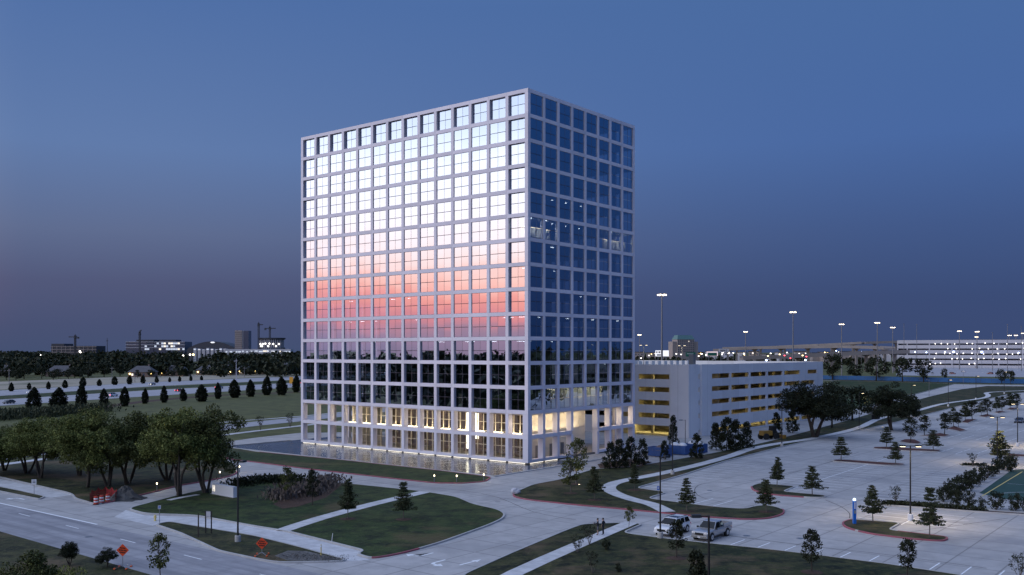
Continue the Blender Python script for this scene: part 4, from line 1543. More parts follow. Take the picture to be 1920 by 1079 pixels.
# hedge shrubs round the sports court
hedge = [(1770, 941, 912), (1782, 935, 905), (1795, 929, 897), (1808, 921, 888), (1822, 913, 883), (1836, 905, 877), (1851, 897, 870), (1866, 889, 862), (1882, 881, 853), (1896, 873, 852)]
for k, (x, y, top) in enumerate(hedge):
    tree('shrub', P(x, y), th(x, y, top) * 1.1, 'hedge_shrub', ordn(k) + ' tall hedge shrub from the near end along the court side', 'shrub', 'tall hedge along the court', wide=1.05)
for k, (x, y, top) in enumerate(((1795, 949, 918), (1818, 951, 920), (1841, 953, 931), (1869, 956, 920), (1904, 958, 924), (1925, 960, 930))):
    tree('shrub', P(x, y), th(x, y, top), 'bush', ordn(k) + ' bush from the left in the row in front of the court', 'shrub', 'bushes in front of the court', wide=.8)
# low dark planting along the hedge bed and the grass bed: ground cover nobody counts


def scatter(name, pts, h, spread, n, leaf, m, label, cat, up=.6, z=0.1):
    rng = np.random.default_rng(len(name) + n)
    P0 = np.array([[p[0], p[1]] for p in pts])
    k = rng.integers(0, len(P0) - 1, n)
    t = rng.uniform(0, 1, n)[:, None]
    xy = P0[k] * (1 - t) + P0[k + 1] * t + rng.normal(0, spread, (n, 2))
    zz = z + rng.uniform(0, 1, n) ** 1.3 * h
    V, Q = leaves(np.column_stack([xy, zz]), leaf, out=np.tile([0, 0, up], (n, 1)), rng=rng)
    o = link(name, npmesh(name, V, Q, m), None, kind='stuff', label=label, cat=cat)
    return o


scatter('ground_cover', pp([(1655, 947), (1700, 949), (1760, 953.5), (1845, 960)]), .5, .35, 2600, .14, 'leaf_dark', 'low dark ground cover planted along the strip in the lot', 'ground cover')
scatter('ground_cover', pp([(1806, 874), (1845, 874.5)]), .4, .3, 600, .14, 'leaf_dark', 'low dark planting on the strip near the court corner', 'ground cover')
scatter('ornamental_grass', pp([(522, 940), (545, 925), (575, 932), (600, 918), (622, 906)]), 1.3, 1.0, 3600, .24, 'tan_plume', 'tan feathery ornamental grass in the lawn bed', 'grass', up=2.5)
scatter('ornamental_grass', pp([(440, 914), (480, 906), (530, 905), (560, 906)]), 1.0, 1.0, 2600, .2, 'leaf_wood', 'dark green low grasses at the upper edge of the entrance lawn', 'grass', up=2.0)
bed = poly_sheet('grass_bed', pp([(512, 948), (540, 932), (600, 912), (632, 905), (640, 912), (612, 935), (560, 952), (530, 956)]), .136, 'mulch', lower)
scatter('tall_weeds', pp([(-60, 790), (0, 785), (60, 782), (120, 777), (180, 770)]), 2.4, 4.0, 8000, .42, 'leaf_weed', 'band of tall grey-green weeds at the left below the highway', 'weeds', up=2.5)

# clipped evergreens along the highway
for k, (x, y, top) in enumerate(((62, 774, 732), (110, 773, 733), (153, 767, 725), (195, 764, 733), (234, 762, 730), (272, 757, 732), (308, 755, 727), (344, 752, 731), (378, 753, 725), (409, 748, 721), (440, 746, 716), (470, 744, 716), (500, 741, 709), (528, 741, 711), (555, 736, 707))):
    tree('arbor', P(x, y), th(x, y, top) * 1.14, 'columnar_evergreen', ordn(k) + ' from the left of the nearer row of clipped evergreens by the highway', group='nearer row of clipped highway evergreens', wide=(1.05, 1.25, .85, 1.0, 1.1, .95, .85, .95, 1.25, .8, 1.1, .95, 1.0, 1.25, .9)[k])
for k, (x, y, top) in enumerate(((21, 734, 719), (55, 731, 719.5), (91, 730, 717), (122, 728, 714), (155, 726, 709), (186, 724, 712.5), (215, 722, 707.5), (243, 721, 706), (268, 719.5, 705.5), (294, 718, 706.5), (318, 717, 708.5), (337, 716, 706.5), (358, 714.5, 705.5), (378, 713.5, 705.5))):
    tree('arbor', P(x, y), th(x, y, top) * 1.12, 'columnar_evergreen', ordn(k) + ' from the left of the farther row of clipped evergreens beyond the highway', group='farther row of clipped highway evergreens', wide=1.25)
for k, (x, y, top) in enumerate(((446, 811, 784), (488, 807, 780), (544, 801, 775))):
    tree('vase', P(x, y), th(x, y, top), 'street_tree', ordn(k) + ' bare young street tree from the left along the back street', group='bare street trees', wide=.8)
# trees behind the garage and the blue fence
for k, (x, y, top, wd) in enumerate(((1561, 712, 664, 1.0), (1602, 712, 681, 1.1), (1643, 714, 669, 1.0), (1692, 716, 669, .95), (1732, 716, 673, .9), (1770, 712, 690, .6), (1878, 720, 692, .8), (1895, 721, 694, .7))):
    tree('wood', P(x, y), th(x, y, top), 'background_tree', ordn(k) + ' dark tree from the left along the blue fence', group='trees along the blue fence', wide=wd)
# nearest trees of the neighbourhood beyond the field
nb = [(12, 712, 690), (45, 711, 684), (78, 711, 687), (140, 709, 688), (165, 708, 684), (195, 707, 680), (225, 706, 683), (250, 706, 686), (290, 704, 684), (318, 704, 686), (352, 703, 683), (385, 702, 684), (405, 702, 679), (447, 701, 682), (470, 700, 678), (498, 700, 681), (520, 699, 676), (552, 698, 678), (-15, 713, 688), (110, 710, 692)]
for k, (x, y, top) in enumerate(sorted(nb)):
    tree('wood', P(x, y), th(x, y, top), 'neighbourhood_tree', ordn(k) + ' tree from the left along the far edge of the pale field', group='trees at the edge of the pale field', wide=1.25)


for k, (x, y, top) in enumerate(((30, 714, 697), (100, 712.5, 694), (128, 711, 692), (150, 710.5, 695), (258, 709, 694), (283, 707.5, 693), (322, 707, 694), (345, 706, 692), (381, 705.5, 693), (411, 705, 692), (433, 704.5, 691), (455, 704, 692), (486, 703.5, 691))):
    tree('wood', P(x, y), th(x, y, top), 'garden_tree', ordn(k) + ' low garden tree in front of the houses facing the pale field', group='garden trees in front of the houses', wide=1.1)


# far woods: one mass on each side, and beyond the left edge where the tower's glass mirrors it
def woods(name, label, spots, seed, m_='leaf_wood'):
    rng = np.random.default_rng(seed)
    Vs, Qs, off = [], [], 0
    for (x, y, h, n, leaf) in spots:
        pos = rng.normal(size=(n, 3))
        pos /= np.linalg.norm(pos, axis=1, keepdims=True)
        pos *= rng.uniform(.55, 1, (n, 1)) ** .6
        lump = 1 + .25 * np.sin(pos[:, 0] * 5 + x) * np.cos(pos[:, 1] * 4 + y)
        pos = pos * np.array([h * .62, h * .62, h * .46]) * lump[:, None]
        pos += np.array([x, y, h * .52])
        V, Q = leaves(pos, leaf, aspect=.8, rng=rng)
        Vs.append(V)
        Qs.append(Q + off)
        off += len(V)
    return link(name, npmesh(name, np.concatenate(Vs), np.concatenate(Qs), m_), None, kind='stuff', label=label, cat='woods')


rw = random.Random(4)
sp = []
for k in range(720):
    Y = 680 * math.exp(rw.random() * 1.55)
    x = rw.uniform(-420, 720)
    sp.append(((x - 960) * Y / F, Y, (rw.uniform(14, 19.5) if Y > 1050 else rw.uniform(9, 14)), 100, 1.1 + Y / 1500))
woods('far_wood', 'dark mass of neighbourhood treetops stretching to the horizon at left', sp, 3)
sp = []
for k in range(300):
    Y = 1250 * math.exp(rw.random() * 1.1)
    x = rw.uniform(1150, 2300)
    sp.append(((x - 960) * Y / F, Y, rw.uniform(6, 11), 80, 1.8))
for k in range(70):
    Y = rw.uniform(620, 900)
    x = rw.uniform(1180, 1400)
    sp.append(((x - 960) * Y / F, Y, rw.uniform(6, 10), 90, 1.2))
woods('far_wood', 'dark band of far treetops along the horizon at right', sp, 5)
sp = []
while len(sp) < 420:
    X = -115 - 650 * rw.random() ** 1.6
    Y = rw.uniform(-170, 430)
    if -X > .64 * Y + 22:
        sp.append((X, Y, rw.uniform(13, 19.5), 90, 1.5))
woods('west_wood', 'belt of trees to the west, mirrored in the lower tower glass', sp, 6)
sp = []
while len(sp) < 220:
    X = 125 + 400 * rw.random() ** 1.4
    Y = rw.uniform(40, 620)
    if X > .62 * Y + 18:
        sp.append((X, Y, rw.uniform(16, 22), 110, 1.5))
woods('east_wood', 'belt of trees to the east, mirrored in the shaded tower face', sp, 8, 'leaf_arbor')


# ------------------------------------------------------------------ lamps
def lamp_post(p, h, heads, label, lit=False, base=True, rot=0.0, mat_='black_metal', group=None, name='lamp_post', watts=1400, light=True):
    t = thing(name, label, 'lamp post', p, rot, group)
    b0 = .75 if base else 0
    if base:
        MB().lathe([(.30, 0), (.30, .70), (.26, .75)], 12).build('concrete_base', 'white_plastic' if lit else 'kerb', t)
    pm = MB()
    pm.lathe([(.16, b0), (.16, b0 + .06)], 8)
    pm.tube([(0, 0, b0 + .06), (0, 0, h)], [.095, .07], 8)
    pm.build('pole', mat_, t)
    for k in range(heads):
        a = PI * k
        c, s = math.cos(a), math.sin(a)
        MB().bar((0, 0, h - .06), (c * .55, s * .55, h - .06), .08, .08).build('arm', mat_, t)
        hd = MB()
        x0, x1 = sorted((c * .5, c * 1.25))
        hd.hexa([(x0, -.22, h - .12), (x1, -.22, h - .12), (x1, .22, h - .12), (x0, .22, h - .12)], [(x0 + .06, -.16, h + .06), (x1 - .06, -.16, h + .04), (x1 - .06, .16, h + .04), (x0 + .06, .16, h + .06)])
        o = hd.build('lamp_head', mat_, t)
        MB().box(x0 + .1, x1 - .1, -.17, .17, h - .155, h - .123).build('lens', 'warm_lamp' if lit else 'grey_metal', o)
        if lit and light:
            L = bpy.data.lights.new('lamp', 'SPOT')
            L.energy = watts
            L.color = (1, .78, .48)
            L.spot_size = math.radians(150)
            L.spot_blend = .8
            L.shadow_soft_size = .2
            q = bpy.data.objects.new('lamp', L)
            col.objects.link(q)
            q.parent = t
            q.location = ((x0 + x1) / 2, 0, h - .2)
    return t


lamp_post(P(1707, 976), 8.6, 2, 'lit double-headed black lamp post on a white base nearest in the lot', True, rot=-.1)
lamp_post(P(1870, 872), 8.2, 2, 'lit double-headed lamp post behind the tiered cypress', True, rot=-.1)
lamp_post(P(1908, 837), 8.7, 2, 'lit double-headed lamp post near the parked dark car', True, rot=-.1)
lamp_post(P(1238, 1011), 8.5, 1, 'tall black lamp post on a white base in front of the white car', rot=.6)
lamp_post(W(1329, 64.6), 8.2, 1, 'dark lamp post with flat head cut off by the bottom edge', base=True, rot=PI)
lamp_post(P(1261, 891), 8.4, 1, 'black lamp post beside the winding walk near the garage corner', rot=1.0)
lamp_post(P(1285, 851), 6.4, 1, 'grey street lamp post at the waste containers', rot=PI, mat_='grey_metal')
lamp_post(P(1466, 838), 8.6, 1, 'dark lamp post in front of the largest spreading oak', rot=.5)
lamp_post(P(446, 1018), 8.2, 1, 'tall dark lamp post on the roadside verge', rot=1.2, base=True)
for k, (x, y, h) in enumerate(((1611, 805, 9.0), (1709, 783, 9.5), (1778, 763, 9.4), (1830, 750, 9.5), (1883, 739, 10.0))):
    lamp_post(P(x, y), h, 1, ordn(k) + ' lit lamp post from the oaks along the winding walk', True, rot=0, group='lamp posts along the far winding walk', watts=500, light=k < 3)
for k, (x, y, h) in enumerate(((1742, 745, 7.5), (1806, 724, 8.2))):
    lamp_post(P(x, y), h, 1, ('nearer', 'farther')[k] + ' plain grey pole beside the far service road', mat_='grey_metal', base=False, rot=PI)
# posts on the garage roof deck
for k, (a, b_) in enumerate(((14, 34), (38, 34), (60, 34))):
    p = M4g @ Vector((a, b_, 15.1)) if False else (Matrix.Translation(GC) @ Matrix.Rotation(ANG, 4, 'Z')) @ Vector((a, b_, 15.1))
    lamp_post(p, 6.0, 2, ('left', 'middle', 'right')[k] + ' lamp post on the garage roof deck', True, base=False, rot=.3, mat_='grey_metal', watts=700)
# lit bollards along the drive
for k, (x, y, lb) in enumerate(((288, 922, 'lit garden bollard next to the dirt pile by the grove drive'), (407, 899, 'lit bollard on the grove kerb near the white sign'), (444, 888, 'lit bollard at the corner of the grove lawn'), (810, 906, 'left of the three lit bollards on the poolside lawn'), (852, 906.5, 'middle of the three lit bollards on the poolside lawn'), (903, 904, 'right of the three lit bollards on the poolside lawn'))):
    p = P(x, y)
    p = Vector((p.x, p.y, .12)) + DR * .5
    t = thing('bollard_light', lb, 'bollard', p, 0, 'lit bollards')
    MB().lathe([(.07, 0), (.07, .80)], 10).build('post', 'grey_metal', t)
    MB().lathe([(.075, .80), (.085, 1.0), (.02, 1.06)], 10).build('lantern', 'warm_lamp', t)
    MB().lathe([(.10, 1.06), (.09, 1.10)], 10).build('cap', 'grey_metal', t)
    L = bpy.data.lights.new('lamp', 'POINT')
    L.energy, L.color, L.shadow_soft_size = 30, (1, .82, .52), .1
    q = bpy.data.objects.new('lamp', L)
    col.objects.link(q)
    q.parent, q.location = t, (0, 0, 1.35)
# uplight at the spreading oak and at the entrance tree
for (x, y, z, e, nm, lb) in ((1655, 803, .3, 260, 'ground_spotlight', 'small ground spotlight under the uplit spreading oak'), (1086, 912, .3, 40, 'ground_spotlight', 'small ground spotlight under the tree by the tower entrance')):
    p = P(x, y)
    t = thing(nm, lb, 'spotlight', p)
    MB().lathe([(.10, 0), (.14, .22), (.12, .24)], 10).build('housing', 'black_metal', t)
    MB().lathe([(.11, .241), (.11, .25)], 10).build('lens', 'warm_lamp', t)
    L = bpy.data.lights.new('lamp', 'SPOT')
    L.energy, L.color, L.spot_size, L.spot_blend = e * 8, (1, .80, .42), math.radians(70), .6
    q = bpy.data.objects.new('lamp', L)
    col.objects.link(q)
    q.parent, q.location, q.rotation_euler = t, (0, 0, .3), (PI - .15, -.2, 0)

# ------------------------------------------------------------------ vehicles


def loft(stations):
    """stations: (x, half width, z bottom, z top). One closed body shell."""
    mb = MB()
    n = 10
    for (x, w, zb_, zt) in stations:
        hh_ = zt - zb_
        ring = [(-w * .86, zb_), (-w * .98, zb_ + hh_ * .18), (-w, zb_ + hh_ * .5), (-w * .97, zt - hh_ * .16), (-w * .84, zt), (w * .84, zt), (w * .97, zt - hh_ * .16), (w, zb_ + hh_ * .5), (w * .98, zb_ + hh_ * .18), (w * .86, zb_)]
        mb.v += [(x, a, b) for a, b in ring]
    for k in range(len(stations) - 1):
        for j in range(n):
            a, b = k * n + j, k * n + (j + 1) % n
            mb.f.append((a, a + n, b + n, b))
    mb.f.append(tuple(range(n)))
    e = (len(stations) - 1) * n
    mb.f.append(tuple(e + j for j in range(n - 1, -1, -1)))
    return mb


def bevelled(o, w=.03):
    m_ = o.modifiers.new('bevel', 'BEVEL')
    m_.width, m_.segments, m_.limit_method = w, 2, 'ANGLE'
    return o


def vehicle(kind, p, rot, paint, label, cat='car', heads=False, tails=False, name=None, group=None):
    t = thing(name or {'suv': 'sport_utility_vehicle', 'pickup': 'pickup_truck', 'sedan': 'car'}[kind], label, cat, p, rot, group)
    if kind == 'suv':
        W_, body = .97, [(-2.42, .86, .45, .95), (-2.34, .93, .35, 1.06), (-1.6, .97, .30, 1.10), (.2, .98, .28, 1.10), (1.0, .98, .28, 1.08), (1.15, .97, .30, 1.08), (2.0, .95, .32, 1.02), (2.32, .90, .36, .92), (2.45, .78, .42, .78)]
        cab = (-2.30, 1.12, 1.08, -2.05, .45, 1.72, .90, .74)
        wx, wr = (-1.48, 1.50), .39
    elif kind == 'pickup':
        W_, body = .98, [(-2.90, .88, .60, .98), (-2.85, .94, .55, 1.06), (-1.2, .97, .45, 1.06), (-.2, .97, .40, 1.10), (1.0, .97, .38, 1.12), (1.15, .97, .40, 1.12), (2.1, .95, .42, 1.08), (2.55, .93, .46, 1.02), (2.72, .86, .48, .86)]
        cab = (-1.05, 1.10, 1.10, -.82, .42, 1.80, .90, .74)
        wx, wr = (-1.75, 1.75), .41
    else:
        W_, body = .90, [(-2.28, .76, .42, .86), (-2.18, .85, .34, .94), (-1.5, .90, .28, .98), (.3, .91, .26, .98), (1.0, .90, .26, .95), (1.9, .87, .28, .86), (2.2, .80, .32, .76), (2.32, .66, .38, .64)]
        cab = (-1.95, 1.15, .96, -1.15, .25, 1.44, .82, .64)
        wx, wr = (-1.38, 1.42), .33
    bo = loft(body).build('body', paint, t)
    bevelled(bo, .05)
    xr0, xf0, z0, xr1, xf1, z1, w0, w1 = cab
    cb = MB().hexa([(xr0, -w0, z0 - .02), (xf0, -w0, z0 - .02), (xf0, w0, z0 - .02), (xr0, w0, z0 - .02)], [(xr1, -w1, z1), (xf1, -w1, z1), (xf1, w1, z1), (xr1, w1, z1)])
    bevelled(cb.build('cabin', paint, t), .07)

    def pane(nm, a, b, c, d_, off, inset=.07):
        a, b, c, d_ = [Vector(q) for q in (a, b, c, d_)]
        cen = (a + b + c + d_) / 4
        q = [x.lerp(cen, inset) + Vector(off) for x in (a, b, c, d_)]
        nrm_ = (q[1] - q[0]).cross(q[2] - q[0]).normalized()
        if nrm_.dot(Vector(off)) < 0:
            nrm_ = -nrm_
        mb = MB().hexa(q, [x + nrm_ * .012 for x in q])
        mb.build(nm, 'car_glass', t)
    pane('windscreen', (xf0, -w0, z0 + .02), (xf0, w0, z0 + .02), (xf1, w1, z1 - .03), (xf1, -w1, z1 - .03), (.02, 0, .012), .09)
    pane('rear_window', (xr0, -w0, z0 + .06), (xr0, w0, z0 + .06), (xr1, w1, z1 - .05), (xr1, -w1, z1 - .05), (-.02, 0, .012), .12)
    cuts = {'suv': (0, .36, .68, 1), 'pickup': (0, .40, 1), 'sedan': (0, .48, 1)}[kind]
    for s in (-1, 1):
        for k in range(len(cuts) - 1):
            f0, f1 = cuts[k] + .02, cuts[k + 1] - .02
            lo = lambda f: (xr0 + (xf0 - xr0) * f, s * w0, z0 + .05)
            hi = lambda f: (xr1 + (xf1 - xr1) * f, s * w1, z1 - .08)
            pane('side_window', lo(f0), lo(f1), hi(f1), hi(f0), (0, s * .012, 0), .07)
        MB().box(xf0 - .18, xf0 - .02, s * (w0 + .16) - .09, s * (w0 + .16) + .09, z0 + .0, z0 + .17).build('mirror', 'black', t)
        # wheels with arches
        for x in wx:
            MB().tube([(x, s * (W_ - .25), wr + .02), (x, s * (W_ + .004), wr + .02)], wr + .06, 18).build('wheel_arch', 'black', t)
            w_ = MB().tube([(x, s * (W_ - .22), wr), (x, s * (W_ + .015), wr), (x, s * (W_ + .03), wr)], [wr, wr, wr * .93], 18).build('wheel', 'rubber', t)
            MB().tube([(x, s * (W_ + .031), wr), (x, s * (W_ + .045), wr)], [wr * .66, wr * .60], 10).build('rim', 'silver_metal', w_)
            MB().tube([(x, s * (W_ + .046), wr), (x, s * (W_ + .055), wr)], wr * .16, 8).build('hub', 'grey_metal', w_)
        xf, xb = body[-1][0], body[0][0]
        zf = body[-2][3] - .13
        MB().hexa([(xf - .14, s * .50, zf - .12), (xf + .012, s * .50, zf - .12), (xf - .07, s * (W_ - .10), zf - .10), (xf - .3, s * (W_ - .035), zf - .08)], [(xf - .16, s * .50, zf + .05), (xf - .02, s * .50, zf + .05), (xf - .12, s * (W_ - .09), zf + .06), (xf - .34, s * (W_ - .035), zf + .06)]).build('headlight', 'head_lamp' if heads else 'silver_metal', t)
        zt_ = body[1][3]
        MB().box(xb - .02, xb + .12, s * (W_ - .17) - .10, s * (W_ - .17) + .10, zt_ - .38, zt_ - .10).build('tail_light', 'tail_lamp' if tails else 'tail_faint_glow', t)
    xf, xb = body[-1][0], body[0][0]
    zf = body[-2][3]
    MB().box(xf - .1, xf + .015, -.48, .48, zf - .36, zf - .13).build('grille', 'black', t)
    MB().box(xf - .2, xf + .07, -W_ * .88, W_ * .88, .38, .56).build('bumper', 'silver_metal' if kind == 'pickup' else paint, t)
    MB().box(xb - .06, xb + .2, -W_ * .88, W_ * .88, .42, .58).build('bumper', 'silver_metal' if kind == 'pickup' else paint, t)
    MB().box(xf + .071, xf + .08, -.16, .16, .42, .53).build('number_plate', 'white_plastic', t)
    if kind == 'suv':
        for s in (-1, 1):
            MB().bar((xr1 + .1, s * (w1 - .06), z1 + .05), (xf1 - .15, s * (w1 - .06), z1 + .05), .05, .04).build('roof_rail', 'black', t)
        MB().box(xf1 - 1.35, xf1 - .35, -.42, .42, z1 + .001, z1 + .012).build('sunroof', 'car_glass', t)
    if kind == 'pickup':
        MB().box(-2.84, -1.08, -.80, .80, 1.055, 1.065).build('bed_floor', 'black', t)
        for s in (-1, 1):
            MB().box(-2.88, -1.06, s * .90 - .06, s * .90 + .06, 1.04, 1.36).build('bed_side', paint, t)
        MB().box(-2.92, -2.84, -.835, .835, .72, 1.35).build('tailgate', paint, t)
    return t


hd = math.atan2(-DR.y, -DR.x)
vehicle('suv', P(1261, 1000.3), hd, 'paint_white', 'white sport utility vehicle with a dark sunroof parked behind the lamp post')
vehicle('pickup', P(1334, 1008.2), hd, 'paint_silver', 'silver pickup truck with an open bed parked by the front lawn', 'pickup truck')
vehicle('sedan', P(1911, 793), ANG + PI, 'paint_blue', 'dark blue car parked alone in the far stalls at the right edge')
hdir = P(280, 737) - P(0, 755)
ha = math.atan2(hdir.y, hdir.x)
vehicle('sedan', P(17, 757), ha + PI, 'paint_dark', 'dark car at the left edge on the nearer carriageway', heads=False)
vehicle('sedan', P(60, 738), ha + PI, 'paint_white', 'white car leftmost on the farther carriageway', heads=True)
vehicle('suv', P(211, 744), ha, 'paint_white', 'white hatchback with red tail lamps on the nearer carriageway', tails=True)
vehicle('sedan', P(285, 722.5), ha + PI, 'paint_silver', 'silver car with bright headlamps on the farther carriageway', heads=True)
vehicle('sedan', P(336, 734.5), ha, 'paint_red', 'dark red car with glowing tail lamps on the nearer carriageway', tails=True)
vehicle('suv', P(411, 729), ha, 'paint_silver', 'pale silver car with red tail lamps near the tower side of the highway', tails=True)
vehicle('sedan', P(566, 720), ha, 'paint_red', 'car just disappearing behind the tower with a red tail lamp', tails=True)

# ------------------------------------------------------------------ people


def person(p, rot, label, joints, rad, shirt, shorts, hair_m='hair'):
    """One continuous body grown over a skeleton with the Skin modifier, then frozen."""
    names = list(joints)
    me = bpy.data.meshes.new('body')
    edges = [('pelvis', 'belly'), ('belly', 'chest'), ('chest', 'neck'), ('neck', 'head'), ('head', 'crown')]
    for s in 'lr':
        edges += [('chest', 'sh' + s), ('sh' + s, 'el' + s), ('el' + s, 'wr' + s), ('wr' + s, 'palm' + s), ('pelvis', 'hip' + s), ('hip' + s, 'kn' + s), ('kn' + s, 'an' + s), ('an' + s, 'toe' + s)]
    me.from_pydata([joints[n] for n in names], [(names.index(a), names.index(b)) for a, b in edges], [])
    o = bpy.data.objects.new('body', me)
    col.objects.link(o)
    sk = o.modifiers.new('skin', 'SKIN')
    for i, n in enumerate(names):
        r_ = rad[n.rstrip('lr')] if n not in rad else rad[n]
        me.skin_vertices[0].data[i].radius = (r_, r_) if not isinstance(r_, tuple) else r_
        me.skin_vertices[0].data[i].use_root = (n == 'pelvis')
    ss = o.modifiers.new('sub', 'SUBSURF')
    ss.levels = ss.render_levels = 2
    dg = bpy.context.evaluated_depsgraph_get()
    fm_ = bpy.data.meshes.new_from_object(o.evaluated_get(dg))
    bpy.data.objects.remove(o)
    for n in ('skin', shirt, shorts, 'black'):
        fm_.materials.append(MATS[n])
    while len(fm_.materials) > 4:
        fm_.materials.pop(index=0)
    for f in fm_.polygons:
        c = f.center
        arm = abs(c.y) > .23 and c.z > .7
        if c.z < .10:
            k = 3
        elif c.z < (.52 if shorts == 'grey_cloth' else .09):
            k = 0
        elif c.z < .93 and not arm:
            k = 2
        elif c.z < 1.46 and (not arm or c.z > 1.16):
            k = 1
        else:
            k = 0
        f.material_index = k
        f.use_smooth = True
    t = thing('person', label, 'person', p, rot)
    link('body', fm_, t)
    H_ = Vector(joints['head'])
    hm = MB().ball((H_.x - .02, H_.y, H_.z + .06), (.105, .09, .11), 10, 7)
    hm.build('hair', hair_m, t, smooth=True)
    MB().tube([(H_.x + .09, H_.y, H_.z + .02), (H_.x + .125, H_.y, H_.z - .02)], [.012, .018], 6).build('nose', 'skin', t)
    for s in (-1, 1):
        MB().ball((H_.x + .095, H_.y + s * .035, H_.z + .03), .013, 6, 4).build('eye', 'black', t)
    for s in 'lr':
        w_, pl = Vector(joints['wr' + s]), Vector(joints['palm' + s])
        d_ = (pl - w_).normalized()
        sd = d_.cross(Vector((1, 0, 0)))
        sd = sd.normalized() if sd.length > .1 else Vector((0, 1, 0))
        hb = t
        for k, ln in enumerate((.075, .085, .08, .065)):
            a = pl + sd * (k - 1.5) * .02
            MB().tube([a, a + d_ * ln * .55, a + d_ * ln + Vector((.02, 0, -.01))], [.010, .009, .007], 6).build('finger', 'skin', hb)
        a = pl - d_ * .04 + sd * .035
        MB().tube([a, a + d_ * .04 + sd * .025], [.012, .008], 6).build('thumb', 'skin', hb)
    return t


base_j = dict(pelvis=(0, 0, .93), belly=(0, 0, 1.10), chest=(0, 0, 1.33), neck=(.01, 0, 1.50), head=(.03, 0, 1.62), crown=(.02, 0, 1.72),
              shl=(0, .19, 1.42), shr=(0, -.19, 1.42), hipl=(0, .10, .88), hipr=(0, -.10, .88), knl=(.02, .11, .50), knr=(.02, -.11, .50), anl=(-.02, .12, .09), anr=(-.02, -.12, .09), toel=(.14, .13, .04), toer=(.14, -.13, .04),
              ell=(.02, .24, 1.15), elr=(.02, -.24, 1.15), wrl=(.12, .25, .92), wrr=(.12, -.25, .92), palml=(.15, .25, .84), palmr=(.15, -.25, .84))
rads = dict(pelvis=(.15, .115), belly=(.145, .105), chest=(.16, .115), neck=.055, head=(.085, .10), crown=.07, shl=.075, shr=.075, ell=.046, elr=.046, wrl=.032, wrr=.032, palml=.036, palmr=.036, hipl=.095, hipr=.095, knl=.062, knr=.062, anl=.045, anr=.045, toel=.04, toer=.04)
j1 = dict(base_j)
j1.update(elr=(.10, -.25, 1.16), wrr=(.34, -.20, 1.22), palmr=(.41, -.18, 1.24), ell=(.08, .25, 1.16), wrl=(.32, .15, 1.20), palml=(.39, .12, 1.22))
person(P(1121, 1003.5, .14), PI * .92, 'person in a dark shirt and grey shorts holding a white tablet on the lawn path', j1, rads, 'dark_cloth', 'grey_cloth')
j2 = dict(base_j)
j2.update(elr=(-.12, -.27, 1.18), wrr=(.05, -.30, 1.02), palmr=(.10, -.26, .98))
person(P(1131, 1003, .14), PI * .85, 'person in a dark shirt and dark trousers with a hand on the hip', j2, rads, 'dark_cloth', 'dark_cloth')
pt = P(1121, 1003.5, .14)
tb = thing('tablet', 'small white tablet held by the person on the lawn path', 'tablet', pt + Vector((-.42, -.02, 1.22)), PI * .92)
MB().box(-.01, .01, -.13, .13, -.07, .12).build('slate', 'white_plastic', tb)
MB().box(-.016, -.0105, -.115, .115, -.055, .105).build('screen', 'car_glass', tb)

# ------------------------------------------------------------------ signs and street furniture


def diamond_sign(p, rot, label, top_px, size=.62, stand=True, zc=1.55):
    t = thing('road_work_sign', label, 'sign', p, rot)
    b = MB().prism([(size, 0), (0, size), (-size, 0), (0, -size)], -.012, .012)
    b.v = [(v[2], v[0], v[1] + zc) for v in b.v]
    pl = b.build('plate', 'orange_sign', t)
    for k, (dz, w_) in enumerate(((.20, .26), (0, .36), (-.20, .26))):
        n_ = (4, 5, 5)[k]
        for q in range(n_):
            ww = 2 * w_ / n_
            y0_ = -w_ + q * ww
            MB().hexa([(-.02, y0_ + ww * .08, zc + dz - .06 + y0_ * .12), (-.014, y0_ + ww * .08, zc + dz - .06 + y0_ * .12), (-.014, y0_ + ww * .82, zc + dz - .06 + y0_ * .12), (-.02, y0_ + ww * .82, zc + dz - .06 + y0_ * .12)],
                      [(-.02, y0_ + ww * .08, zc + dz + .06 + y0_ * .12), (-.014, y0_ + ww * .08, zc + dz + .06 + y0_ * .12), (-.014, y0_ + ww * .82, zc + dz + .06 + y0_ * .12), (-.02, y0_ + ww * .82, zc + dz + .06 + y0_ * .12)]).build('lettering', 'black', pl)
    MB().tube([(.04, 0, .1), (.04, 0, zc + size * .7)], .025, 6).build('mast', 'silver_metal', t)
    for a in range(4):
        c, s = math.cos(a * PI / 2 + .785), math.sin(a * PI / 2 + .785)
        lg = MB().bar((.04, 0, .3), (.04 + c * .75, s * .75, .05), .04, .03).build('leg', 'silver_metal', t)
        MB().box(.04 + c * .75 - .13, .04 + c * .75 + .13, s * .75 - .07, s * .75 + .07, 0, .12).build('sandbag', 'orange', lg)
    return t


diamond_sign(P(230, 1066), PI / 2, 'orange diamond road work sign on the grass below the road', 0, zc=1.62, size=.56)
diamond_sign(P(491, 1042, .14), PI / 2 + .1, 'orange diamond road work sign on the roadside verge', 0, zc=1.15, size=.56)

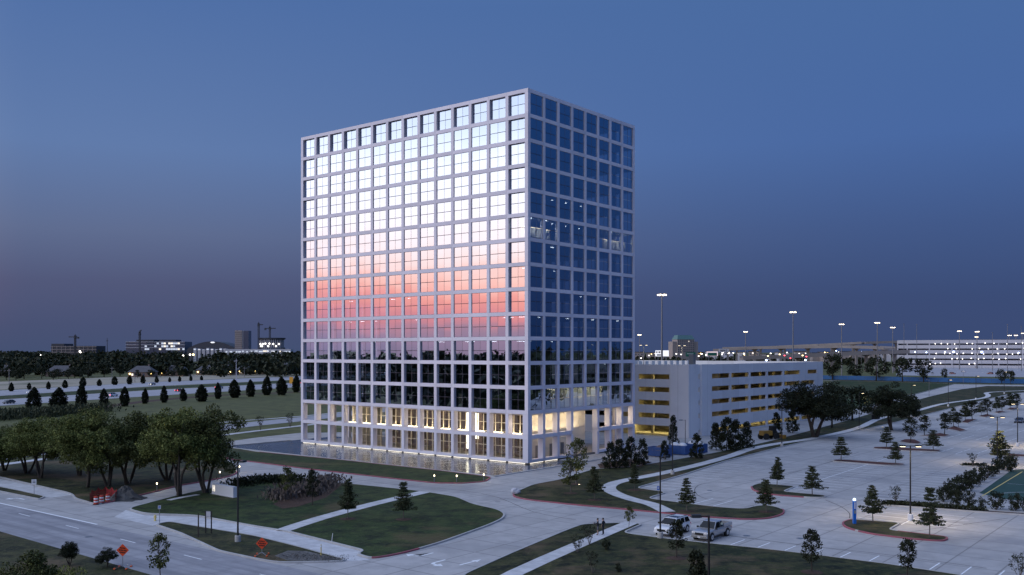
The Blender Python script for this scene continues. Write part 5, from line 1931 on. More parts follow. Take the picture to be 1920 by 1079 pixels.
# white monument sign with an H
mp_, mq_ = P(397, 928), P(435, 935)
mdir = (mq_ - mp_)
mdir.z = 0
ms = thing('monument_sign', 'long white monument sign with a glowing H on the entrance lawn', 'sign', Vector((mp_.x, mp_.y, .1)), math.atan2(mdir.y, mdir.x))
ml = mdir.length * 1.06
MB().box(0, ml, 0, .55, 0, 1.42).build('slab', 'white_plastic', ms)
MB().box(-.15, ml + .15, -.15, .7, -.05, .06).build('footing', 'kerb', ms)
hx, hz = .28, .42
hl = MB().box(hx, hx + .12, -.03, -.004, hz, hz + .80)
hl.build('letter_stroke', 'far_window', ms)
MB().box(hx + .38, hx + .50, -.03, -.004, hz, hz + .80).build('letter_stroke', 'far_window', ms)
MB().box(hx + .123, hx + .377, -.03, -.004, hz + .36, hz + .46).build('letter_stroke', 'far_window', ms)
ribbon('sign_footpath', [(316, 940), (345, 934), (372, 929.5)], .9, .137, 'sidewalk', lower, smooth=2)

# notice board on posts
nbp = P(391, 1000, .12)
nb_ = thing('notice_board', 'grey notice board on two dark posts beside the front sidewalk', 'sign', nbp, -.25)
for s in (-1, 1):
    MB().box(s * .34 - .05, s * .34 + .05, -.05, .05, 0, 2.35).build('post', 'black_metal', nb_)
MB().box(-.285, .285, -.03, .03, 1.7, 2.33).build('panel', 'grey_metal', nb_)
MB().box(-.25, .25, -.042, -.032, 1.75, 2.28).build('poster', 'far_pale', nb_)
p1 = thing('marker_post', 'plain dark wooden post left of the notice board', 'post', P(372, 1007, .12))
MB().hexa([(-.06, -.06, 0), (.06, -.06, 0), (.06, .06, 0), (-.06, .06, 0)], [(-.05, -.05, 2.45), (.05, -.05, 2.45), (.05, .05, 2.4), (-.05, .05, 2.4)]).build('stake', 'bark', p1)


def small_sign(p, h, w_, hh_, label, m, rot=0.0, stripe=None, name='street_sign'):
    t = thing(name, label, 'sign', p, rot)
    MB().tube([(0, 0, 0), (0, 0, h)], .035, 6).build('post', 'grey_metal', t)
    q = MB().box(-w_ / 2, w_ / 2, -.055, -.038, h - hh_, h).build('plate', m, t)
    if stripe:
        MB().box(-w_ * .3, w_ * .3, -.062, -.057, h - hh_ * .75, h - hh_ * .55).build('lettering', stripe, q)
        MB().box(-w_ * .3, w_ * .3, -.062, -.057, h - hh_ * .42, h - hh_ * .25).build('lettering', stripe, q)
    return t


small_sign(P(64, 930), 2.2, .62, .66, 'white square sign on a thin post by the left sidewalk', 'white_plastic', .1, 'grey_metal')
small_sign(P(299, 981), 2.0, .32, .42, 'pale blue-and-white sign on a thin post near the hydrant', 'far_pale', .2, 'phone_blue')
hy = thing('fire_hydrant', 'small yellow fire hydrant by the front sidewalk', 'hydrant', P(291, 977))
MB().lathe([(.15, 0), (.15, .05), (.11, .08), (.11, .5), (.14, .52), (.12, .62), (.05, .70)], 10).build('barrel', 'yellow_paint', hy)
for s in (-1, 1):
    MB().tube([(s * .10, 0, .42), (s * .19, 0, .42)], .05, 8).build('outlet', 'yellow_paint', hy)
mk = thing('marker_stake', 'yellow utility marker stake on the roadside verge', 'marker', P(602, 1042, .12))
MB().lathe([(.05, 0), (.05, .95), (.04, 1.05)], 8).build('stake', 'yellow_paint', mk)
MB().lathe([(.052, .8), (.052, .95)], 8).build('band', 'white_plastic', mk)
w2 = thing('marker_stake', 'thin white stake leaning beside the front sidewalk', 'marker', P(622, 1016, .12))
MB().tube([(0, 0, 0), (.1, 0, .85)], .03, 6).build('stake', 'white_plastic', w2)
for k, (x, y) in enumerate(((180, 946.5), (190.5, 944.5), (202, 942))):
    t = thing('traffic_drum', ('left', 'middle', 'right')[k] + ' orange and white striped traffic drum at the red fence', 'traffic drum', P(x, y, .0), 0, 'traffic drums at the grove corner')
    MB().lathe([(.40, 0), (.38, .08)], 12).build('base', 'rubber', t)
    zs = (.08, .30, .48, .66, .84, 1.05)
    for q in range(5):
        MB().lathe([(.30 - q * .012, zs[q]), (.288 - q * .012, zs[q + 1])], 12).build('band', 'drum_red' if q % 2 == 0 else 'white_plastic', t)
# sagging red plastic fence and the heap it screens
fn = thing('plastic_fence', 'sagging red plastic safety fence at the grove corner', 'fence', P(168, 944))
fpts = [P(x, y) - P(168, 944) for x, y in ((168, 944), (172, 939), (184, 935), (198, 933), (210, 934), (219, 938), (216, 941.5))]
mb = MB()
for k in range(len(fpts) - 1):
    a, b = fpts[k], fpts[k + 1]
    for q in range(6):
        f0, f1 = q / 6, (q + 1) / 6
        u, v = a.lerp(b, f0), a.lerp(b, f1)
        h0, h1 = 1.5 - .4 * math.sin(PI * f0), 1.5 - .4 * math.sin(PI * f1)
        for zz in range(5):
            mb.hexa([u + Vector((0, 0, h0 * zz / 5)), v + Vector((0, 0, h1 * zz / 5)), v + Vector((0, .02, h1 * zz / 5)), u + Vector((0, .02, h0 * zz / 5))], [u + Vector((0, 0, h0 * (zz + .8) / 5)), v + Vector((0, 0, h1 * (zz + .8) / 5)), v + Vector((0, .02, h1 * (zz + .8) / 5)), u + Vector((0, .02, h0 * (zz + .8) / 5))])
mb.build('mesh_sheet', 'red_plastic', fn, kind='stuff')
for q in fpts:
    MB().tube([q, q + Vector((0, 0, 1.3))], .03, 5).build('stake', 'bark', fn)


def heap(name, p, r, h, m, label, seed):
    rg = random.Random(seed)
    mb = MB()
    n, k_ = 20, 7
    for a in range(k_ + 1):
        for j in range(n):
            f = a / k_
            an = 2 * PI * j / n
            rr = r * f * (1 + .18 * rg.uniform(-1, 1)) + .01
            mb.v.append((math.cos(an) * rr, math.sin(an) * rr * .8, h * (math.cos(f * PI) * .5 + .5) * (1 + .2 * rg.uniform(-1, 1)) - .02))
    for a in range(k_):
        for j in range(n):
            q, w_ = a * n + j, a * n + (j + 1) % n
            mb.f.append((q, q + n, w_ + n, w_))
    o = mb.build(name, m, None, loc=p, label=label, cat='heap')
    return o


heap('dirt_pile', P(234, 935, .1), 2.6, 1.5, 'dirt', 'dark grey mound of soil behind the red plastic fence', 2)
rk = poly_sheet('gravel_patch', pp([(540, 1035), (575, 1036), (640, 1051), (600, 1055), (540, 1054), (515, 1045)]), .127, 'pebble', verge2)
scatter('gravel', pp([(535, 1046), (570, 1046), (610, 1050), (640, 1052)]), .08, .7, 500, .07, 'pebble', 'loose grey gravel at the tip of the roadside verge', 'gravel', z=.13)
rl = thing('landscape_rock', 'pale rock at the tip of the red-kerbed garage lawn', 'rock', P(967, 926, .1))
rb_ = MB().ball((0, 0, .3), (.7, .5, .45), 9, 6)
rb_.v = [tuple(Vector(v) * (1 + .15 * R.uniform(-1, 1))) for v in rb_.v]
rb_.build('stone', 'far_pale', rl)

# blue emergency phone
ph = thing('emergency_phone', 'blue emergency phone column with a glowing top on the grass island', 'phone', P(1602, 982, .12))
MB().box(-.16, .16, -.16, .16, 0, 2.55).build('column', 'phone_blue', ph)
MB().lathe([(.15, 2.552), (.17, 2.62), (.15, 2.78), (.04, 2.84)], 12).build('beacon', 'blue_beacon', ph)
MB().box(-.11, .11, -.185, -.163, 1.15, 1.5).build('call_box', 'silver_metal', ph)
MB().box(-.06, .06, -.17, -.163, 1.65, 2.4).build('lettering', 'white_plastic', ph)
# accessible parking signs
for k, (x, y) in enumerate(((1234, 938), (1868, 878))):
    small_sign(P(x, y, .1), 1.8, .34, .48, ('blue parking sign on the lawn edge near the tall black lamp post', 'blue parking sign under the tiered cypress')[k], 'phone_blue', .2, 'white_plastic', 'parking_sign')

# waste containers behind the hedge
for k, (x, y, lb) in enumerate(((1232, 857, 'left open blue waste container full of debris'), (1268, 853, 'middle blue waste container with white sacks'), (1300, 850, 'right blue waste container with white sacks'))):
    p = P(x, y)
    t = thing('waste_container', lb, 'container', p, ANG - PI / 2, 'blue waste containers')
    MB().box(-1.9, 1.9, -.06, 0, .12, 1.75).build('side', 'blue_metal', t)
    MB().box(-1.9, 1.9, 2.0, 2.06, .12, 1.75).build('side', 'blue_metal', t)
    for s in (-1, 1):
        MB().box(s * 1.9 - .04, s * 1.9 + .04, -.06, 2.06, .12, 1.75).build('end', 'blue_metal', t)
    MB().box(-1.85, 1.85, 0, 2, .12, .2).build('floor', 'blue_metal', t)
    for q in range(6):
        MB().box(-1.75 + q * .65, -1.65 + q * .65, -.12, -.062, .12, 1.7).build('rib', 'blue_metal', t)
    if k == 0:
        o = heap('debris', (0, 1, 1.2), 1.6, .8, 'orange', None, 5)
        o.parent = t
        for kk in ('label', 'category'):
            if kk in o:
                del o[kk]
        o.data.materials[0] = MATS['house_brick']
    else:
        for q in (-.8, .8):
            MB().ball((q, 1, 1.6), (.85, .85, .65), 12, 8).build('sack', 'white_plastic', t, smooth=True)
# yellow machine by the garage
ym = thing('wheel_loader', 'dark yellow construction machine parked at the garage drive', 'machine', P(1440, 824), .4, scale=1.0)
MB().box(-1.8, .6, -.8, .8, .9, 1.9).build('engine_cover', 'yellow_machine', ym)
MB().hexa([(.6, -.7, .9), (1.9, -.7, .9), (1.9, .7, .9), (.6, .7, .9)], [(.75, -.65, 2.9), (1.7, -.65, 2.9), (1.7, .65, 2.9), (.75, .65, 2.9)]).build('cab', 'black', ym)
for x in (-1.2, 1.5):
    for s in (-1, 1):
        MB().tube([(x, s * .75, .7), (x, s * 1.15, .7)], .7, 14).build('wheel', 'rubber', ym)
MB().bar((1.6, 0, 1.2), (3.4, 0, .7), .9, .18).build('arm', 'yellow_machine', ym)
MB().box(3.3, 4.0, -1.2, 1.2, .1, .9).build('bucket', 'yellow_machine', ym)
# utility box by the walk
ub = thing('utility_box', 'dark utility cabinet on the grass beside the service road', 'cabinet', P(1642, 787), ANG)
MB().box(-1.4, 1.4, -.7, .7, .05, 1.35).build('housing', 'black_metal', ub)
MB().box(-1.5, 1.5, -.8, .8, 0, .08).build('plinth', 'kerb', ub)
MB().box(-.02, .02, -.72, -.703, .15, 1.25).build('door_seam', 'grey_metal', ub)
# red construction fire extinguisher-like cone at the tower wall
cn = thing('traffic_cone', 'small red cone inside the right colonnade of the tower', 'cone', M4 @ Vector((yk(1) + 1.6, 2.5, Z0)))
MB().lathe([(.22, 0), (.22, .04), (.14, .05), (.05, .72), (.03, .74)], 10).build('cone', 'red_plastic', cn)
MB().lathe([(.112, .28), (.088, .45)], 10).build('band', 'white_plastic', cn)


# ------------------------------------------------------------------ the far surroundings
# blue construction fence: panels in a row
bf = thing('construction_fence', 'long bright blue construction fence along the far lawn', 'fence', P(1548, 712))
fl = [P(1540, 711.5), P(1640, 713.5), P(1760, 716.5), P(1880, 719), P(2050, 722)]
o0 = P(1548, 712)
for k in range(len(fl) - 1):
    n_ = max(1, int((fl[k + 1] - fl[k]).length / 5.5))
    for q in range(n_):
        a, b = fl[k].lerp(fl[k + 1], q / n_) - o0, fl[k].lerp(fl[k + 1], (q + .97) / n_) - o0
        MB().hexa([a, b, b + Vector((0, .12, 0)), a + Vector((0, .12, 0))], [a + Vector((0, 0, 2.7)), b + Vector((0, 0, 2.7)), b + Vector((0, .12, 2.7)), a + Vector((0, .12, 2.7))]).build('fence_panel', 'blue_fence', bf)

# tall highway masts
masts = [(1241, 552, 'tallest highway mast with a ring of lamps behind the garage'), (1487, 585, 'second tallest highway mast right of the garage'), (1578, 608, 'highway mast above the overpass left of the bright pair'), (1645, 605, 'highway mast with bright lamps left of the far garage'), (1674, 614, 'small highway mast beside the far garage end'),
         (1398, 622, 'small far highway mast above the garage roof'), (1199, 628, 'small far highway mast next to the tower edge'), (1799, 621, 'highway mast behind the middle of the far garage'), (1832, 622, 'taller of the two overlapping masts behind the far garage'), (1831, 632, 'shorter of the two overlapping masts behind the far garage'), (1893, 629, 'left of the three masts at the right edge'), (1905, 629, 'middle of the three masts at the right edge'), (1918, 625, 'right of the three masts at the right edge')]
for (x, y, lb) in masts:
    Y = 20.5 * F / (YH - y)
    t = thing('highway_mast', lb, 'light mast', W(x, Y), 0, 'highway masts')
    s = max(1.0, Y / 500)
    MB().tube([(0, 0, 0), (0, 0, 40)], [.42 * s ** .5, .22 * s ** .5], 8).build('mast', 'grey_metal', t)
    MB().lathe([(1.3, 39.9), (1.3, 40.1)], 12).build('ring', 'grey_metal', t)
    for k in range(6):
        a = 2 * PI * k / 6
        MB().ball((math.cos(a) * 1.4 * s ** .3, math.sin(a) * 1.4 * s ** .3, 39.7), (.34 * s ** .6, .34 * s ** .6, .24 * s ** .5), 8, 5).build('lamp', 'mast_lamp', t)
for k, (x, y) in enumerate(((1695, 608), (1719, 609), (1861, 624), (1889, 609), (1915, 612))):
    Y = 900
    t = thing('unlit_mast', ordn(k) + ' thin unlit pole from the left above the far garage', 'pole', W(x, Y), 0, 'unlit far poles')
    z_ = CAMH + (YH - y) * Y / F
    MB().tube([(0, 0, 0), (0, 0, z_)], [.35, .2], 6).build('mast', 'grey_metal', t)
    MB().lathe([(.8, z_), (.8, z_ + .3)], 8).build('ring', 'grey_metal', t)

# far garage at right with rows of lamps
Yf = 1120.0
fa, fb = W(1683, Yf), W(2160, Yf - 120)
fz0, fz1 = CAMH - (687 - YH) * Yf / F, CAMH - (641 - YH) * Yf / F
fg = thing('far_garage', 'long white far parking garage dotted with white lamps', 'building', fa, math.atan2((fb - fa).y, (fb - fa).x))
LF = (fb - fa).length
nb_l = 5
hh_ = (fz1 - fz0) / nb_l
for k in range(nb_l + 1):
    z_ = fz0 + k * hh_
    MB().box(0, LF, -.2, .5, max(0, z_ - hh_ * .40), z_ + hh_ * .28).build('parapet', 'far_pale', fg)
MB().box(0, LF, 8, 40, 0, fz1 - 1).build('core', 'far_dark', fg)
MB().box(-.5, .5, 0, 40, 0, fz1 + 1).build('end_wall', 'far_pale', fg)
for k in range(13):
    MB().box(10 + k * 24, 11.2 + k * 24, -.24, .54, 0, fz1).build('pier', 'far_pale', fg)
rl_ = random.Random(9)
lm = MB().ball((0, 0, 0), (.5, .4, .5), 8, 5).mesh('lamp', 'far_lamp')
for k in range(nb_l):
    x = 30 + rl_.uniform(0, 12)
    while x < LF - 5:
        if rl_.random() < (.9, .62, .9, .7, .5)[nb_l - 1 - k]:
            link('lamp', lm, fg, (x, -.6, fz0 + (k + .62) * hh_ + rl_.uniform(-.8, .3)))
        x += rl_.choice((5.5, 6.5, 7.5, 9))
blue = [(1691, 661), (1716, 661), (1737, 661.5), (1772, 661, ), (1788, 660.5), (1841, 661), (1910, 662), (1641, 658.5), (1629, 660), (1615, 660), (1568, 658.5), (1437, 676.5), (1510, 676)]
for k, q in enumerate(sorted(blue)):
    x, y = q[0], q[1]
    Y = 640.0 if y > 670 else 1000.0
    t = thing('blue_lamp', ordn(k) + ' bluish-white street lamp from the left beyond the garage', 'street lamp', W(x, Y), 0, 'bluish lamps')
    z_ = CAMH - (y - YH) * Y / F
    MB().tube([(0, 0, 0), (0, 0, z_)], .15, 6).build('pole', 'grey_metal', t)
    r_ = 1.2 if x in (1788, 1841) else .7
    MB().ball((0, 0, z_ + .2), (r_, r_, r_ * .8), 10, 6).build('globe', 'blue_lamp', t)
# machines and cars in the construction lot
for k in range(12):
    x = 1700 + k * 18 + rl_.uniform(-6, 6)
    y = rl_.choice((690, 694, 698, 702))
    vehicle(('sedan', 'suv')[k % 2], P(x, y), rl_.uniform(0, 6), ('paint_dark', 'paint_red', 'paint_white', 'paint_silver')[k % 4], ordn(k) + ' small far vehicle from the left in the construction lot', group='vehicles in the construction lot')
for k in range(5):
    t = thing('site_cabin', ordn(k) + ' pale site cabin from the left below the far garage', 'cabin', P(1735 + k * 42, 688), .1 * k, 'site cabins')
    MB().box(-6, 6, -2, 2, .2, 3.6).build('walls', ('far_tan', 'far_pale')[k % 2], t)
    MB().box(-6.2, 6.2, -2.2, 2.2, 3.6, 3.9).build('roof', 'far_dark', t)
    MB().box(-4, -2.4, -2.05, -1.99, 1.5, 2.8).build('window', 'far_window_cool', t)

# elevated highway ramps
def overpass(label, pts, width, thick, piers, name='overpass'):
    """pts: world points of the deck centreline, at deck height."""
    t = thing(name, label, 'bridge', (pts[0].x, pts[0].y, 0))
    o = Vector((pts[0].x, pts[0].y, 0))
    mb, rail = MB(), MB()
    for k in range(len(pts) - 1):
        a, b = pts[k] - o, pts[k + 1] - o
        s_ = Vector((-(b - a).y, (b - a).x, 0)).normalized() * width / 2
        mb.hexa([a - s_ - Vector((0, 0, thick)), b - s_ - Vector((0, 0, thick)), b + s_ - Vector((0, 0, thick)), a + s_ - Vector((0, 0, thick))], [a - s_, b - s_, b + s_, a + s_])
        for g_ in (-1, 1):
            rail.hexa([a + s_ * g_, b + s_ * g_, b + s_ * g_ * .97, a + s_ * g_ * .97], [a + s_ * g_ + Vector((0, 0, 1.3)), b + s_ * g_ + Vector((0, 0, 1.3)), b + s_ * g_ * .97 + Vector((0, 0, 1.3)), a + s_ * g_ * .97 + Vector((0, 0, 1.3))])
    mb.build('deck', 'bridge', t)
    rail.build('parapet', 'bridge', t)
    tot = len(pts) - 1
    for k in range(piers):
        f = (k + .5) / piers * tot
        i = min(int(f), tot - 1)
        c = pts[i].lerp(pts[i + 1], f - i) - o
        MB().box(c.x - 1.2, c.x + 1.2, c.y - 1.2, c.y + 1.2, 0, c.z - thick - 1.6).build('pier', 'bridge', t)
        MB().hexa([(c.x - 1.2, c.y - 1.2, c.z - thick - 1.6), (c.x + 1.2, c.y - 1.2, c.z - thick - 1.6), (c.x + 1.2, c.y + 1.2, c.z - thick - 1.6), (c.x - 1.2, c.y + 1.2, c.z - thick - 1.6)],
                  [(c.x - width * .36, c.y - 1.4, c.z - thick - .02), (c.x + width * .36, c.y - 1.4, c.z - thick - .02), (c.x + width * .36, c.y + 1.4, c.z - thick - .02), (c.x - width * .36, c.y + 1.4, c.z - thick - .02)]).build('pier_cap', 'bridge', t)
    return t


overpass('upper curved highway flyover on piers behind the far garage', [W(1360, 1500, 653), W(1450, 1400, 651), W(1540, 1300, 647), W(1620, 1250, 643), W(1700, 1250, 640.5), W(1800, 1280, 639), W(2000, 1350, 638)], 12, 1.8, 12)
overpass('lower pale highway ramp on piers sweeping in from the right', [W(1340, 1150, 657), W(1420, 1120, 652.5), W(1500, 1080, 651), W(1580, 1040, 650), W(1640, 1000, 651.5), W(1668, 940, 653)], 11, 1.7, 8)
overpass('low dark highway bridge crossing before the far garage', [W(1390, 900, 671), W(1480, 900, 667.5), W(1560, 900, 664), W(1640, 900, 660.5), W(1700, 900, 659)], 14, 2.2, 5)
ribbon('far_highway', [(1300, 676), (1420, 674), (1520, 671.5), (1700, 668)], 26, -.02, 'highway', smooth=2)

# hotel with teal roof
Yh_ = 1500.0
ho = thing('hotel', 'blocky pale hotel with a teal hipped roof above the garage roof', 'building', W(1281, Yh_), .35)
u = Yh_ / F
zt = CAMH + (658 - 637) * u
MB().box(-18 * u, 18 * u, -10 * u, 10 * u, 0, zt).build('tower_block', 'far_tan', ho)
for s in (-1, 1):
    MB().box(s * 22 * u - 5 * u, s * 22 * u + 5 * u, -8 * u, 8 * u, 0, zt - 4 * u).build('wing', 'far_tan', ho)
rf = MB().hexa([(-18.6 * u, -10.6 * u, zt), (18.6 * u, -10.6 * u, zt), (18.6 * u, 10.6 * u, zt), (-18.6 * u, 10.6 * u, zt)], [(-15 * u, -6 * u, zt + 8 * u), (15 * u, -6 * u, zt + 8 * u), (15 * u, 6 * u, zt + 8 * u), (-15 * u, 6 * u, zt + 8 * u)]).build('roof', 'teal_roof', ho)
wm = MB().box(-.8 * u, .8 * u, -.3, .3, -1.2 * u, 1.2 * u).mesh('window', 'far_glass')
for a in range(8):
    for b in range(6):
        link('window', wm, ho, ((-15.5 + a * 4.4) * u, -10 * u, zt - (3 + b * 3.9) * u))
MB().box(5 * u, 6.5 * u, -10 * u - .8, -10 * u - .3, zt - 4.2 * u, zt - 2.8 * u).build('lit_window', 'far_window', ho)

# scattered low buildings along the right horizon, each with lit windows
rb2 = random.Random(21)
for k in range(18):
    x = 1200 + k * 27 + rb2.uniform(-6, 6)
    Y = rb2.uniform(1500, 2100)
    wd, ht = rb2.uniform(14, 30) * Y / F, (rb2.uniform(2.5, 8)) * Y / F + CAMH * .55
    t = thing('low_building', ordn(k) + ' low pale commercial building from the left along the right horizon', 'building', W(x, Y), rb2.uniform(-.3, .3), 'low buildings on the right horizon')
    MB().box(-wd / 2, wd / 2, -10, 10, 0, ht).build('walls', rb2.choice(('far_pale', 'far_tan', 'far_tan')), t)
    MB().box(-wd / 2 - 1, wd / 2 + 1, -11, 11, ht, ht + 1.2).build('roof', 'far_dark', t)
    for q in range(int(wd / 6)):
        if rb2.random() < .6:
            MB().box(-wd / 2 + 2 + q * 6, -wd / 2 + 5 + q * 6, -10.4, -10.02, ht - 5.5, ht - 3).build('window', 'far_glass', t)
    for q in range(rb2.choice((1, 2, 2, 3))):
        xx = rb2.uniform(-wd / 2, wd / 2)
        MB().ball((xx, -11.4, ht - rb2.uniform(0, 4)), .8, 7, 5).build('wall_lamp', rb2.choice(('far_lamp', 'far_lamp', 'amber_lamp')), t)
# shopping strip lights between trees
for k, (x, y, m_) in enumerate(sorted(((1188, 668, 'far_lamp'), (1202, 672, 'far_lamp'), (1217, 667, 'far_lamp'), (1268, 664, 'far_lamp'), (1277, 665, 'far_lamp'), (1310, 668, 'far_lamp'), (1316, 664, 'far_lamp'), (1324, 666, 'far_lamp'), (1354, 665, 'far_lamp'), (1366, 663, 'far_lamp'), (1375, 662, 'far_lamp'), (1440, 668, 'amber_lamp'), (1462, 665, 'amber_lamp'), (1471, 667, 'tail_lamp'), (1505, 667, 'amber_lamp'), (1512, 669, 'tail_lamp'), (1482, 672, 'tail_lamp'), (1445, 663, 'far_lamp')))):
    Y = 760.0
    t = thing('street_light', ordn(k) + ' small street light from the left beyond the garage roof', 'street light', W(x, Y), 0, 'street lights beyond the garage roof')
    z_ = max(2.0, CAMH - (y - YH) * Y / F)
    MB().tube([(0, 0, 0), (0, 0, z_)], .12, 5).build('pole', 'grey_metal', t)
    MB().ball((0, 0, z_), (.62, .5, .38), 8, 5).build('lamp', m_, t)


def board(label, x0, x1, y0, y1, Y, m_, name='billboard', marks=()):
    c = W((x0 + x1) / 2, Y)
    w_ = (x1 - x0) * Y / F
    z0_, z1_ = CAMH - (y1 - YH) * Y / F, CAMH - (y0 - YH) * Y / F
    t = thing(name, label, 'sign', c)
    MB().box(-w_ / 2, w_ / 2, 0, .4, z0_, z1_).build('panel', m_, t)
    for s in (-.3, .3):
        MB().box(w_ * s - .25, w_ * s + .25, .1, .6, 0, z0_).build('post', 'grey_metal', t)
    for (a, b, c_, d_, mm) in marks:
        MB().box(-w_ / 2 + a * w_, -w_ / 2 + b * w_, -.06, -.004, z0_ + c_ * (z1_ - z0_), z0_ + d_ * (z1_ - z0_)).build('lettering', mm, t)


board('brightly lit white billboard beyond the garage roof', 1229, 1254, 657.5, 668.5, 700, 'screen_white', marks=((.05, .12, .55, .85, 'black'), (.16, .2, .55, .85, 'black'), (.24, .34, .55, .85, 'black'), (.38, .42, .6, .85, 'black'), (.1, .4, .1, .35, 'grey_metal'), (.52, .56, 0, 1, 'grey_metal')))
board('green highway sign with a yellow exit panel', 1286, 1304, 661, 669, 720, 'green_sign', 'highway_sign', ((.45, .98, .06, .30, 'yellow_paint'), (.1, .8, .6, .72, 'far_pale')))
board('green highway sign edged by a pinkish lit border', 1325, 1346, 659.5, 668, 740, 'screen_pink', 'highway_sign', ((.08, .92, .05, .75, 'green_sign'),))
board('pale lilac store sign beyond the garage roof', 1348, 1367, 654.5, 660.5, 760, 'far_pale', 'store_sign', ((.12, .62, .3, .7, 'grey_metal'), (.7, .78, .2, .8, 'grey_metal')))
# orange sign by the highway and the white utility pole
ors = thing('highway_marker', 'small orange sign by the highway next to the tower', 'sign', P(546, 724))
MB().box(-1.0, 1.0, -.05, .05, 1.3, 5.0).build('plate', 'amber_lamp', ors)
ors.children[0].data.materials[0] = simple('amber_plate', (.8, .38, .03), .5)
for s in (-.6, .6):
    MB().box(s - .08, s + .08, .06, .2, 0, 4.6).build('post', 'grey_metal', ors)
for k, (x, y, top) in enumerate(((443, 712, 673), (253, 717, 694), (17, 721, 692), (210, 712, 688), (458, 708, 688))):
    p = P(x, y)
    t = thing('utility_pole', ('tall pale utility pole at the field edge left of the tower', 'dark utility pole among the farther clipped evergreens', 'utility pole at the left edge beyond the highway', 'thin utility pole among the field trees', 'thin pole right of the tall pale utility pole')[k], 'pole', p)
    h_ = (y - top) * p.y / F
    MB().tube([(0, 0, 0), (0, 0, h_)], [.30 if k == 0 else .2, .16], 6).build('shaft', 'far_pale' if k == 0 else 'grey_metal', t)
    MB().box(-1.1, 1.1, -.1, .1, h_ - 1.2, h_ - .95).build('cross_arm', 'grey_metal', t)

# houses at the edge of the field


def house(p, rot, w_, d_, h_, label, light=True, m_='house_brick', k=0):
    t = thing('house', label, 'house', p, rot)
    MB().box(-w_ / 2, w_ / 2, -d_ / 2, d_ / 2, 0, h_).build('wall', m_, t)
    rh = d_ * .42
    e = .6
    rf_ = MB().hexa([(-w_ / 2 - e, -d_ / 2 - e, h_), (w_ / 2 + e, -d_ / 2 - e, h_), (w_ / 2 + e, d_ / 2 + e, h_), (-w_ / 2 - e, d_ / 2 + e, h_)], [(-w_ / 2 + d_ * .42, -.1, h_ + rh), (w_ / 2 - d_ * .42, -.1, h_ + rh), (w_ / 2 - d_ * .42, .1, h_ + rh), (-w_ / 2 + d_ * .42, .1, h_ + rh)]).build('roof', 'roof_shingle', t)
    MB().box(w_ * .2, w_ * .2 + 1, .5, 1.5, h_ + rh * .5, h_ + rh + 1).build('chimney', m_, rf_)
    for q in range(4):
        x_ = -w_ / 2 + (q + .6) * w_ / 4.4
        wn_ = MB().box(x_, x_ + 1.4, -d_ / 2 - .06, -d_ / 2 - .005, 1.0, 2.6).build('window', 'far_window' if (light and q == k % 4) else 'far_glass', t)
        MB().box(x_ - .1, x_ + 1.5, -d_ / 2 - .12, -d_ / 2 - .062, .85, .98).build('sill', 'far_pale', wn_)
    MB().box(w_ * .02, w_ * .02 + 1.1, -d_ / 2 - .05, -d_ / 2 - .004, 0, 2.2).build('door', 'brown_wood', t)
    if light:
        for q in (-.42, .44):
            MB().ball((w_ * q, -d_ / 2 - .5, 2.4), (.55, .4, .5), 8, 5).build('porch_lamp', 'amber_lamp', t)
    return t


hs = [(118, 706, 26, 'house with a large pale hipped roof left of the dark tree mass', False), (92, 701, 22, 'house with a dim hipped roof behind the leftmost pale roof', False), (64, 692, 24, 'low pale house roof far left among the treetops', False), (8, 704, 18, 'small house at the left edge among the trees', False), (268, 707, 22, 'brick house with a lit porch beside the farther evergreens', True), (330, 705, 24, 'house with yellow porch lamps in the middle of the field edge', True), (392, 703, 22, 'house with two gables of lamplight left of the pale utility pole', True), (424, 703, 20, 'grey-roofed house directly left of the pale utility pole', True), (462, 702, 18, 'house with two yellow lamps right of the pale utility pole', True), (508, 701, 22, 'dark house with a single lamp near the tower', True), (383, 694, 22, 'house roof showing between treetops behind the field edge', False), (437, 690, 20, 'pale far roof behind the utility pole', False)]
for k, (x, y, w_, lb, lt) in enumerate(hs):
    house(P(x, y), R.uniform(-.5, .5), w_ * .82, 11, 3.6, lb, lt, k=k)
pv = thing('pavilion', 'lit arcaded pavilion beside the tower at the field edge', 'building', P(541, 701.5), .1)
MB().hexa([(-14, -5, 5), (14, -5, 5), (14, 5, 5), (-14, 5, 5)], [(-9, -.1, 9.5), (9, -.1, 9.5), (9, .1, 9.5), (-9, .1, 9.5)]).build('roof', 'roof_shingle', pv)
for k in range(7):
    MB().box(-13 + k * 4.2, -11.8 + k * 4.2, -4.8, -3.6, 0, 5).build('column', 'cream_wall', pv)
MB().box(-13, 13, 3, 3.4, 0, 5).build('rear_wall', 'cream_wall', pv)
for k in range(3):
    MB().ball((-10 + k * 10, -4, 4.0), .6, 8, 5).build('lamp', 'amber_lamp', pv)

# distant cluster on the left horizon
YB = 1700.0
ub_ = YB / F


def zpx(y, Y=YB):
    return CAMH - (y - YH) * Y / F


